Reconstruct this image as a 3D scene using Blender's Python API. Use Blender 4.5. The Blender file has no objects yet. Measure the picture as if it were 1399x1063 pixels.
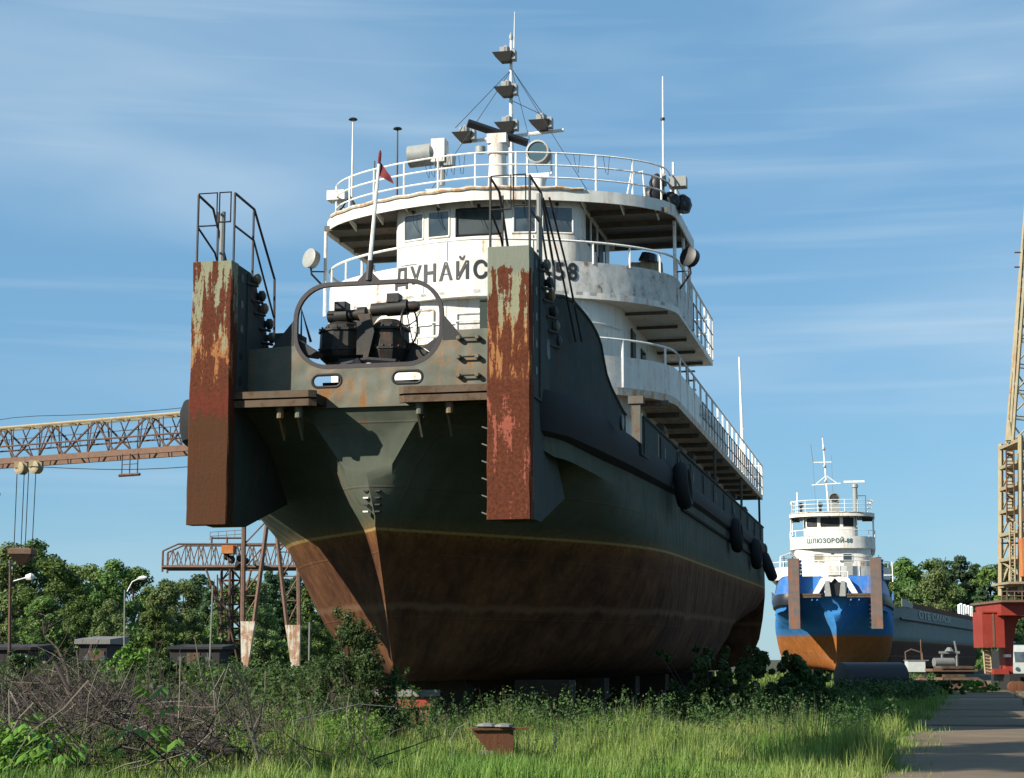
import bpy, bmesh, math, random
import numpy as np
from mathutils import Vector, Matrix
rnd = random.Random(7)
D = bpy.data
SC = bpy.context.scene
COL = SC.collection
R = math.radians
PI = math.pi

# ------------------------------------------------------------------ camera, world, sun, exposure
cam = D.cameras.new('camera'); camo = D.objects.new('camera', cam); COL.objects.link(camo)
camo.location = (0, 0, 2.2); camo.rotation_euler = (R(90 + 8.74), 0, 0)
cam.sensor_fit = 'HORIZONTAL'; cam.sensor_width = 36; cam.lens = 36 * 2400 / 1399
cam.clip_end = 6000; cam.clip_start = 0.1
SC.camera = camo

SUN_TO = Vector((-0.844 * math.cos(R(30)), -0.537 * math.cos(R(30)), math.sin(R(30))))
w = D.worlds.new('World'); SC.world = w; w.use_nodes = True
nt = w.node_tree; nd = nt.nodes; lk = nt.links
bg = nd['Background']
sky = nd.new('ShaderNodeTexSky'); sky.sky_type = 'NISHITA'; sky.sun_disc = False
sky.sun_elevation = R(30); sky.sun_rotation = math.atan2(SUN_TO.x, SUN_TO.y)
sky.altitude = 100; sky.air_density = 1.0; sky.dust_density = 0.15; sky.ozone_density = 3.0
tc = nd.new('ShaderNodeTexCoord')
mp = nd.new('ShaderNodeMapping'); mp.inputs['Scale'].default_value = (1.0, 1.0, 5.0); mp.inputs['Location'].default_value = (6.8, 3.6, 0); mp.inputs['Rotation'].default_value = (0, R(9), R(14))
n1 = nd.new('ShaderNodeTexNoise'); n1.inputs['Scale'].default_value = 2.1; n1.inputs['Detail'].default_value = 4; n1.inputs['Roughness'].default_value = 0.45; n1.inputs['Distortion'].default_value = 0.5
r1 = nd.new('ShaderNodeValToRGB'); r1.color_ramp.elements[0].position = 0.40; r1.color_ramp.elements[1].position = 0.82
r1.color_ramp.interpolation = 'EASE'
mp2 = nd.new('ShaderNodeMapping'); mp2.inputs['Scale'].default_value = (1.0, 1.0, 26); mp2.inputs['Rotation'].default_value = (0, R(-3), 0)
n2 = nd.new('ShaderNodeTexNoise'); n2.inputs['Scale'].default_value = 2.6; n2.inputs['Detail'].default_value = 4; n2.inputs['Roughness'].default_value = 0.45
r2 = nd.new('ShaderNodeValToRGB'); r2.color_ramp.elements[0].position = 0.56; r2.color_ramp.elements[1].position = 0.86
lk.new(tc.outputs['Generated'], mp.inputs[0]); lk.new(mp.outputs[0], n1.inputs['Vector']); lk.new(n1.outputs['Fac'], r1.inputs[0])
lk.new(tc.outputs['Generated'], mp2.inputs[0]); lk.new(mp2.outputs[0], n2.inputs['Vector']); lk.new(n2.outputs['Fac'], r2.inputs[0])
ma = nd.new('ShaderNodeMath'); ma.operation = 'MULTIPLY_ADD'; ma.inputs[1].default_value = 0.62
mb_ = nd.new('ShaderNodeMath'); mb_.operation = 'MULTIPLY'; mb_.inputs[1].default_value = 0.35
lk.new(r2.outputs[0], mb_.inputs[0]); lk.new(r1.outputs[0], ma.inputs[0]); lk.new(mb_.outputs[0], ma.inputs[2])
mx = nd.new('ShaderNodeMix'); mx.data_type = 'RGBA'
mx.inputs['B'].default_value = (6.3, 7.9, 9.2, 1)
tint = nd.new('ShaderNodeMix'); tint.data_type = 'RGBA'; tint.blend_type = 'MULTIPLY'; tint.inputs[0].default_value = 1; tint.inputs['B'].default_value = (0.86, 1.05, 1.06, 1)
lk.new(sky.outputs[0], tint.inputs['A'])
veil = nd.new('ShaderNodeMix'); veil.data_type = 'RGBA'; veil.inputs[0].default_value = 0.5; veil.inputs['B'].default_value = (2.5, 5.4, 8.7, 1)   # thin high haze over the whole sky
lk.new(tint.outputs['Result'], veil.inputs['A'])
lk.new(ma.outputs[0], mx.inputs[0]); lk.new(veil.outputs['Result'], mx.inputs['A']); lk.new(mx.outputs['Result'], bg.inputs[0])
bg.inputs[1].default_value = 0.054

sl = D.lights.new('sun', 'SUN'); sl.energy = 5.0; sl.angle = R(0.5); sl.color = (1.0, 0.93, 0.8)
so = D.objects.new('sun', sl); COL.objects.link(so); so.rotation_euler = SUN_TO.to_track_quat('Z', 'Y').to_euler()
SC.view_settings.view_transform = 'Standard'; SC.view_settings.look = 'None'
SC.view_settings.exposure = 0.85; SC.view_settings.gamma = 1.0; SC.view_settings.use_curve_mapping = False
SC.cycles.max_bounces = 5; SC.cycles.transparent_max_bounces = 8; SC.cycles.use_denoising = True

# ------------------------------------------------------------------ material helpers
class NT:
    def __init__(s, name):
        s.m = D.materials.new(name); s.m.use_nodes = True; s.t = s.m.node_tree; s.n = s.t.nodes; s.l = s.t.links
        s.b = s.n['Principled BSDF']; s.tc = s.n.new('ShaderNodeTexCoord')
    def put(s, inp, v):
        if isinstance(v, bpy.types.NodeSocket): s.l.new(v, inp)
        elif v is not None:
            if isinstance(v, tuple) and len(v) == 3 and inp.type == 'RGBA': v = v + (1,)
            inp.default_value = v
    def map(s, scale=(1, 1, 1), loc=(0, 0, 0), src='Object'):
        k = s.n.new('ShaderNodeMapping'); s.l.new(s.tc.outputs[src], k.inputs[0])
        k.inputs['Scale'].default_value = scale; k.inputs['Location'].default_value = loc
        return k.outputs[0]
    def noise(s, vec, scale, detail=4, rough=0.6, dist=0.0):
        k = s.n.new('ShaderNodeTexNoise'); s.l.new(vec, k.inputs['Vector'])
        k.inputs['Scale'].default_value = scale; k.inputs['Detail'].default_value = detail
        k.inputs['Roughness'].default_value = rough; k.inputs['Distortion'].default_value = dist
        return k.outputs['Fac']
    def voro(s, vec, scale, out='Distance'):
        k = s.n.new('ShaderNodeTexVoronoi'); s.l.new(vec, k.inputs['Vector']); k.inputs['Scale'].default_value = scale
        return k.outputs[out]
    def ramp(s, fac, *stops, interp='LINEAR'):
        k = s.n.new('ShaderNodeValToRGB'); s.put(k.inputs[0], fac); cr = k.color_ramp; cr.interpolation = interp
        while len(cr.elements) < len(stops): cr.elements.new(0.5)
        for e, (p, c) in zip(cr.elements, stops):
            e.position = p; e.color = (c, c, c, 1) if isinstance(c, (int, float)) else tuple(c) + (1,)
        return k.outputs[0]
    def math(s, op, a, b=0.0, c=0.0):
        k = s.n.new('ShaderNodeMath'); k.operation = op
        s.put(k.inputs[0], a); s.put(k.inputs[1], b); s.put(k.inputs[2], c)
        return k.outputs[0]
    def mix(s, fac, a, b, mode='MIX'):
        k = s.n.new('ShaderNodeMix'); k.data_type = 'RGBA'; k.blend_type = mode
        s.put(k.inputs[0], fac); s.put(k.inputs['A'], a); s.put(k.inputs['B'], b)
        return k.outputs['Result']
    def xyz(s, src='Object'):
        k = s.n.new('ShaderNodeSeparateXYZ'); s.l.new(s.tc.outputs[src], k.inputs[0]); return k.outputs
    def maprange(s, v, a, b):
        k = s.n.new('ShaderNodeMapRange'); s.put(k.inputs[0], v); k.inputs[1].default_value = a; k.inputs[2].default_value = b
        return k.outputs[0]
    def bump(s, h, strength=0.3, dist=0.02, prev=None):
        k = s.n.new('ShaderNodeBump'); k.inputs['Strength'].default_value = strength; k.inputs['Distance'].default_value = dist
        s.put(k.inputs['Height'], h)
        if prev: s.l.new(prev, k.inputs['Normal'])
        return k.outputs[0]
    def done(s, color, rough=0.7, normal=None, metal=0.0, spec=0.35):
        s.put(s.b.inputs['Base Color'], color); s.put(s.b.inputs['Roughness'], rough); s.put(s.b.inputs['Metallic'], metal)
        s.b.inputs['Specular IOR Level'].default_value = spec
        if normal is not None: s.l.new(normal, s.b.inputs['Normal'])
        return s.m

def paint(name, base, rust=0.5, rustcol=(0.16, 0.055, 0.02), rough=0.6, scale=1.0, dirt=0.35, dents=0.0, base2=None, streak=6.0, seed=0.0, spec=0.3):
    """weathered paint: rust patches + vertical run-off streaks + grime; rust = amount 0..1"""
    k = NT(name)
    v = k.map((1, 1, 1), (seed, seed * 2, 0)); vs = k.map((streak, streak, 0.45), (seed, 0, 0))
    a = k.noise(v, 1.3 * scale, 8, 0.72, 0.4); b = k.noise(vs, 1.0 * scale, 5, 0.65)
    f = k.noise(v, 14 * scale, 4, 0.7)
    mask = k.math('MULTIPLY_ADD', b, 0.5, k.math('MULTIPLY_ADD', f, 0.18, k.math('MULTIPLY', a, 0.62)))
    t = 0.86 - 0.33 * rust
    rm = k.ramp(mask, (t - 0.03, 0.0), (t + 0.03, 1.0))
    halo = k.ramp(mask, (t - 0.13, 0.0), (t + 0.02, 1.0))
    rcol = k.mix(f, rustcol, tuple(min(1, c * 2.6) for c in rustcol))
    c0 = k.mix(k.ramp(k.noise(v, 2.2 * scale, 3, 0.6), (0.35, 0.0), (0.7, 1.0)), base, base2 or tuple(c * 0.82 for c in base))
    c1 = k.mix(k.math('MULTIPLY', k.ramp(b, (0.45, 0), (0.75, 1)), dirt), c0, tuple(c * 0.45 for c in base))
    c2 = k.mix(k.math('MULTIPLY', halo, 0.45), c1, tuple(min(1, c * 2.2) for c in rustcol))
    c3 = k.mix(rm, c2, rcol)
    n = k.bump(k.noise(v, 40 * scale, 3, 0.6), 0.15, 0.01)
    n = k.bump(k.math('MULTIPLY', rm, -1.0), 0.35, 0.006, n)
    if dents: n = k.bump(k.noise(v, 1.1, 2, 0.5), dents, 0.12, n)
    return k.done(c3, k.ramp(rm, (0, rough), (1, 0.9)), n, spec=spec)

def plain(name, base, rough=0.6, metal=0.0, var=0.25, scale=6.0):
    k = NT(name); v = k.map()
    c = k.mix(k.ramp(k.noise(v, scale, 5, 0.65), (0.3, 0), (0.75, 1)), base, tuple(c * (1 - var) for c in base))
    return k.done(c, rough, k.bump(k.noise(v, scale * 6, 3), 0.2, 0.01), metal)

M = {}
M['white'] = paint('ship_white_paint', (0.66, 0.655, 0.61), 0.24, (0.22, 0.10, 0.04), 0.5, dirt=0.22, dents=0.25, base2=(0.60, 0.595, 0.55))
M['white_worn'] = paint('worn_white_paint', (0.60, 0.595, 0.56), 0.33, (0.10, 0.075, 0.055), 0.7, 2.8, dirt=0.3, dents=0.4, streak=1.6, seed=3)
M['white_edge'] = paint('rusty_white_edge', (0.56, 0.54, 0.46), 0.5, (0.24, 0.13, 0.06), 0.7, 3.2, seed=5, streak=2)
M['rail'] = paint('white_rail_paint', (0.80, 0.80, 0.76), 0.2, (0.2, 0.1, 0.05), 0.5, 3.0)
M['green'] = paint('grey_green_paint', (0.0775, 0.0868, 0.0682), 0.42, (0.1054, 0.0527, 0.0186), 0.5, dirt=0.35, dents=0.7, base2=(0.1054, 0.1116, 0.0868), streak=4)
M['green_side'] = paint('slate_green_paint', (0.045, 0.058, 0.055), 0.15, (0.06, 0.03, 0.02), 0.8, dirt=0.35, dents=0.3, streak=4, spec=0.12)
M['black'] = plain('black_paint', (0.018, 0.018, 0.020), 0.45)
M['dark'] = plain('dark_iron', (0.027, 0.0258, 0.024), 0.55)
M['darkrail'] = plain('dark_rail_paint', (0.03, 0.024, 0.027), 0.5)
M['winch'] = paint('sooty_machinery', (0.0245, 0.0238, 0.021), 0.22, (0.049, 0.0245, 0.0126), 0.55, 1.4, seed=2)
M['rubber'] = plain('old_rubber', (0.0154, 0.0154, 0.0168), 0.8)
M['timber'] = paint('weathered_timber', (0.0992, 0.0713, 0.0465), 0.5, (0.0372, 0.0217, 0.0124), 0.85, 3, streak=1)
M['deck'] = plain('deck_paint', (0.072, 0.048, 0.036), 0.8)
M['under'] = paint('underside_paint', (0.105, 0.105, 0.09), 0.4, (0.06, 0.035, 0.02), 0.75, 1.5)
M['rust'] = paint('bare_rust', (0.1178, 0.0465, 0.0217), 0.8, (0.062, 0.0248, 0.0124), 0.85, 2.0)
M['crane_rust'] = paint('faded_red_steel', (0.105, 0.06, 0.045), 0.45, (0.085, 0.045, 0.03), 0.8, 1.6, base2=(0.15, 0.10, 0.065))
M['crane_pale'] = paint('pale_crane_paint', (0.30, 0.265, 0.17), 0.3, (0.16, 0.08, 0.035), 0.7, 1.6)
M['crane_dark'] = paint('old_dark_steel', (0.06, 0.045, 0.036), 0.5, (0.078, 0.036, 0.021), 0.8, 1.4)
M['yellow_rust'] = paint('yellow_rusty_panel', (0.416, 0.24, 0.072), 0.75, (0.224, 0.072, 0.024), 0.8, 1.0, seed=9)
M['red'] = paint('faded_red_paint', (0.255, 0.034, 0.02125), 0.15, (0.1275, 0.034, 0.017), 0.5, 0.6, dirt=0.2)
M['whiteleg'] = paint('whitewashed_steel', (0.62, 0.60, 0.5), 0.65, (0.18, 0.10, 0.06), 0.8, 0.9, seed=4)
M['blue'] = paint('blue_ship_paint', (0.0322, 0.1725, 0.506), 0.28, (0.138, 0.1035, 0.092), 0.45, 0.9, dirt=0.35, dents=0.3)
M['strake_black'] = plain('black_strake_paint', (0.0098, 0.0098, 0.0112), 0.8)
M['concrete'] = None
M['grey'] = plain('grey_metal', (0.175, 0.182, 0.175), 0.5)
M['lamp'] = plain('grey_lamp_body', (0.289, 0.2975, 0.2805), 0.45)
M['canvas'] = plain('dirty_canvas', (0.252, 0.228, 0.162), 0.9)
M['redflag'] = plain('faded_red_cloth', (0.16, 0.024, 0.028), 0.9)
M['letter'] = plain('black_lettering', (0.022, 0.024, 0.028), 0.55)
M['letter_blue'] = plain('dark_teal_lettering', (0.04, 0.10, 0.12), 0.55)
M['letter_pale'] = plain('faded_pale_lettering', (0.5, 0.5, 0.45), 0.8)
M['brick'] = plain('dark_plaster', (0.03, 0.027, 0.027), 0.9)
M['roofing'] = plain('grey_roofing', (0.18, 0.174, 0.162), 0.8)
M['block'] = paint('timber_keel_block', (0.036, 0.028, 0.02), 0.4, (0.032, 0.02, 0.012), 0.9, 3)
M['pipe'] = plain('dark_blue_pipe', (0.0175, 0.02, 0.0275), 0.45)
M['cabwhite'] = plain('white_cab_paint', (0.495, 0.522, 0.495), 0.4)
M['cutwood'] = plain('cut_wood', (0.4, 0.32, 0.192), 0.85)

def glass_mat():
    k = NT('window_glass'); v = k.map()
    c = k.mix(k.ramp(k.noise(v, 1.2, 2), (0.4, 0), (0.6, 1)), (0.03, 0.04, 0.045), (0.07, 0.085, 0.09))
    return k.done(c, 0.06, k.bump(k.noise(v, 1.5, 1), 0.04, 0.05), 0.0, 1.0)
M['glass'] = glass_mat()
def lens_mat():
    k = NT('lamp_lens'); return k.done((0.10, 0.16, 0.17), 0.08, None, 0.6, 1.0)
M['lens'] = lens_mat()

def hull_mat(name, upper, upper2, lower, lower2, line, wl, slope=0.01, slime=(0.03, 0.045, 0.015)):
    k = NT(name); v = k.map(); x, y, z = k.xyz()
    vs = k.map((5, 5, 0.35))
    a = k.noise(v, 0.9, 7, 0.7, 0.3); b = k.noise(vs, 1.0, 5, 0.65); f = k.noise(v, 9, 5, 0.7)
    zz = k.math('SUBTRACT', k.math('MULTIPLY_ADD', y, -slope, z), wl)
    zn = k.math('MULTIPLY_ADD', f, 0.05, zz)
    up = k.mix(k.ramp(a, (0.38, 0), (0.66, 1)), upper, upper2)
    up = k.mix(k.math('MULTIPLY', k.ramp(b, (0.5, 0), (0.8, 1)), 0.35), up, tuple(c * 0.5 for c in upper))
    rm = k.ramp(k.math('MULTIPLY_ADD', b, 0.45, k.math('MULTIPLY', a, 0.6)), (0.62, 0), (0.68, 1))
    up = k.mix(k.math('MULTIPLY', rm, 0.8), up, (0.15, 0.065, 0.025))
    sl = k.ramp(k.math('MULTIPLY_ADD', f, 0.8, zz), (0.42, 0.75), (0.95, 0.0))
    up = k.mix(sl, up, k.mix(f, upper, slime))
    lo = k.mix(k.ramp(a, (0.36, 0), (0.64, 1)), lower, lower2)
    lo = k.mix(k.math('MULTIPLY', k.ramp(b, (0.42, 0), (0.7, 1)), 0.5), lo, tuple(c * 0.5 for c in lower))
    lo = k.mix(k.math('MULTIPLY', k.ramp(f, (0.58, 0), (0.7, 1)), 0.3), lo, (0.20, 0.13, 0.09))
    scale_band = k.ramp(k.math('ABSOLUTE', k.math('ADD', k.math('MULTIPLY_ADD', a, 0.35, zz), 1.25)), (0.03, 0.45), (0.10, 0.0))
    lo = k.mix(scale_band, lo, (0.19, 0.11, 0.065))
    c = k.mix(k.ramp(zn, (0.02, 1), (0.03, 0)), up, lo)
    lm = k.ramp(k.math('ABSOLUTE', k.math('SUBTRACT', zn, 0.045)), (0.018, 0.85), (0.034, 0.0))
    c = k.mix(lm, c, line)
    halo = k.ramp(k.math('ABSOLUTE', zz), (0.0, 0.55), (0.28, 0.0))
    c = k.mix(k.math('MULTIPLY', halo, k.ramp(f, (0.35, 0), (0.6, 1))), c, (0.24, 0.11, 0.03))
    fr = k.math('SINE', k.math('MULTIPLY', y, 10.5)); pl = k.math('MULTIPLY', fr, k.ramp(k.noise(v, 0.7, 2), (0.35, 0.2), (0.7, 1.0)))
    sv = k.ramp(k.math('ABSOLUTE', k.math('SUBTRACT', k.math('FRACT', k.math('MULTIPLY', y, 0.31)), 0.5)), (0.0, 1), (0.012, 0))
    sh_ = k.ramp(k.math('ABSOLUTE', k.math('SUBTRACT', k.math('FRACT', k.math('MULTIPLY', z, 0.83)), 0.5)), (0.0, 1), (0.02, 0))
    seam = k.math('MAXIMUM', sv, sh_)
    c = k.mix(k.math('MULTIPLY', seam, k.ramp(f, (0.3, 0.15), (0.7, 0.6))), c, (0.10, 0.055, 0.03))
    n = k.bump(k.noise(v, 30, 3, 0.6), 0.18, 0.01)
    n = k.bump(pl, 0.35, 0.03, n); n = k.bump(seam, 0.5, 0.012, n)
    n = k.bump(k.noise(v, 0.9, 2, 0.5), 0.55, 0.12, n)
    return k.done(c, k.ramp(zz, (0.0, 0.95), (0.05, 0.85)), n, spec=0.12)
M['hull'] = hull_mat('main_hull_paint', (0.062, 0.071, 0.055), (0.088, 0.098, 0.074), (0.055, 0.022, 0.011), (0.145, 0.062, 0.027), (0.34, 0.25, 0.10), 4.60)
M['hull_blue'] = hull_mat('blue_hull_paint', (0.03, 0.165, 0.42), (0.045, 0.20, 0.45), (0.26, 0.085, 0.02), (0.32, 0.12, 0.03), (0.10, 0.14, 0.2), 4.15)
M['hull_grey'] = hull_mat('grey_hull_paint', (0.17, 0.205, 0.20), (0.21, 0.245, 0.235), (0.09, 0.045, 0.03), (0.07, 0.035, 0.025), (0.1, 0.1, 0.09), 3.9, 0)

def post_mat(name, left):
    k = NT(name); v = k.map((1, 1, 1), (3.3 if left else 11.2, 0, 0)); x, y, z = k.xyz()
    vs = k.map((5.0, 5.0, 0.55), (8.1 if left else 2.4, 0, 0)); vm = k.map((2.2, 2.2, 0.8), (1.2 if left else 5.4, 0, 0))
    a = k.noise(vs, 1.0, 7, 0.68, 0.3); a2 = k.noise(vm, 1.3, 6, 0.7, 0.4); f = k.noise(v, 16, 5, 0.7)
    m = k.math('MULTIPLY_ADD', f, 0.14, k.math('MULTIPLY_ADD', a2, 0.35, k.math('MULTIPLY', a, 0.55)))
    pale = k.mix(f, (0.16, 0.175, 0.13), (0.26, 0.25, 0.15))
    orange = k.mix(f, (0.23, 0.085, 0.028), (0.31, 0.15, 0.06)); brown = k.mix(k.ramp(f, (0.35, 0), (0.65, 1)), (0.050, 0.016, 0.009), (0.115, 0.033, 0.015))
    pink = k.mix(f, (0.21, 0.05, 0.03), (0.26, 0.09, 0.06)); dk = k.mix(f, (0.045, 0.020, 0.010), (0.078, 0.034, 0.016))
    up = k.mix(k.ramp(m, (0.485, 0), (0.50, 1)), orange, brown)
    sh = k.maprange(z, 7.6, 9.7)
    up = k.mix(k.ramp(k.math('MULTIPLY_ADD', sh, 0.16, m), (0.53 if left else 0.55, 1), (0.545 if left else 0.565, 0)), up, brown) if False else up
    up = k.mix(k.ramp(k.math('SUBTRACT', m, k.math('MULTIPLY', sh, 0.12)), (0.43, 1), (0.445, 0)), up, pale)
    if left:
        lowc = k.mix(k.ramp(a2, (0.5, 0), (0.6, 1)), dk, (0.065, 0.026, 0.012))
        mid = k.mix(0.5, (0.11, 0.022, 0.014), brown)
        c = k.mix(k.ramp(k.math('MULTIPLY_ADD', f, 0.25, z), (0, 0), (1, 1)), up, up)
        zf = k.maprange(k.math('MULTIPLY_ADD', m, 3.5, z), 7.55, 11.55)
        c = k.mix(k.ramp(zf, (0.23, 1), (0.24, 0)), k.mix(k.ramp(zf, (0.36, 1), (0.37, 0)), up, mid), lowc)
    else:
        low = k.mix(k.ramp(m, (0.56, 0), (0.575, 1)), brown, pink)
        zf = k.maprange(k.math('MULTIPLY_ADD', m, 3.5, z), 7.55, 11.55)
        c = k.mix(k.ramp(zf, (0.33, 1), (0.345, 0)), up, low)
        top = k.ramp(k.math('MULTIPLY_ADD', m, 0.9, z), (0, 0), (1, 1))
        tz = k.maprange(k.math('MULTIPLY_ADD', m, -1.4, z), 8.0, 9.0)
        c = k.mix(k.ramp(tz, (0.44, 0), (0.46, 1)), c, k.mix(k.ramp(k.math('MULTIPLY_ADD', a2, 0.25, x), (0, 0), (1, 1)), (0.16, 0.175, 0.14), (0.16, 0.175, 0.14)))
    n = k.bump(m, 0.5, 0.04); n = k.bump(f, 0.4, 0.015, n)
    return k.done(c, 0.85, n, spec=0.12)
M['postL'] = post_mat('left_post_rust', True); M['postR'] = post_mat('right_post_rust', False)
M['post_grey'] = paint('grey_rusty_post', (0.112, 0.1, 0.092), 0.45, (0.112, 0.048, 0.028), 0.8, 0.7, seed=6)

def leaf_mat(name, c1, c2, c3, scale=0.6):
    k = NT(name); v = k.map(); at = k.n.new('ShaderNodeAttribute'); at.attribute_name = 'tone'
    oi = k.n.new('ShaderNodeObjectInfo')
    c = k.mix(k.ramp(at.outputs['Fac'], (0.1, 0), (0.9, 1)), c1, c2)
    c = k.mix(k.math('MULTIPLY', k.ramp(k.noise(v, scale, 2), (0.4, 0), (0.65, 1)), 0.6), c, c3)
    hs = k.n.new('ShaderNodeHueSaturation'); k.put(hs.inputs['Value'], k.math('MULTIPLY_ADD', oi.outputs['Random'], 0.5, 0.75)); k.put(hs.inputs['Hue'], k.math('MULTIPLY_ADD', oi.outputs['Random'], 0.03, 0.485)); k.l.new(c, hs.inputs['Color'])
    k.put(k.b.inputs['Base Color'], hs.outputs[0]); k.b.inputs['Roughness'].default_value = 0.55; k.b.inputs['Specular IOR Level'].default_value = 0.25
    tr = k.n.new('ShaderNodeBsdfTranslucent'); k.l.new(hs.outputs[0], tr.inputs[0])
    ms = k.n.new('ShaderNodeMixShader'); ms.inputs[0].default_value = 0.3
    k.l.new(k.b.outputs[0], ms.inputs[1]); k.l.new(tr.outputs[0], ms.inputs[2]); k.l.new(ms.outputs[0], k.n['Material Output'].inputs[0])
    return k.m
M['leaf'] = leaf_mat('broadleaf_foliage', (0.07533, 0.1339, 0.0293), (0.1507, 0.226, 0.05441), (0.06696, 0.1172, 0.0293), 0.35)
M['leaf_pale'] = leaf_mat('pale_foliage', (0.1259, 0.1888, 0.05844), (0.1978, 0.2607, 0.0899), (0.09889, 0.1618, 0.04944), 0.35)
M['pine'] = leaf_mat('pine_foliage', (0.0468, 0.0858, 0.0351), (0.0858, 0.1326, 0.0468), (0.039, 0.0702, 0.0351), 0.35)
M['bush'] = leaf_mat('bush_foliage', (0.03105, 0.069, 0.01725), (0.069, 0.1242, 0.03105), (0.0759, 0.0966, 0.0345), 1.5)
M['bright_leaf'] = leaf_mat('young_bright_foliage', (0.1224, 0.2448, 0.0357), (0.1734, 0.306, 0.051), (0.102, 0.204, 0.0306), 2)
M['grass'] = leaf_mat('meadow_grass', (0.075, 0.16, 0.022), (0.27, 0.31, 0.09), (0.12, 0.23, 0.03), 0.5)
M['weed'] = leaf_mat('dry_weed_stalks', (0.14, 0.119, 0.07), (0.084, 0.098, 0.042), (0.112, 0.098, 0.056), 1)
M['bark'] = plain('grey_bark', (0.066, 0.051, 0.039), 0.9, scale=3)
M['stick'] = plain('dead_brushwood', (0.0735, 0.05635, 0.0441), 0.9, var=0.6, scale=2)
M['stick_pale'] = plain('bleached_twigs', (0.156, 0.1352, 0.1092), 0.9, var=0.5, scale=2)
M['stick_dark'] = plain('dark_wet_branch', (0.027, 0.018, 0.0144), 0.8, var=0.4)
M['violet'] = plain('violet_blossom', (0.13, 0.11, 0.28), 0.8)

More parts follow.
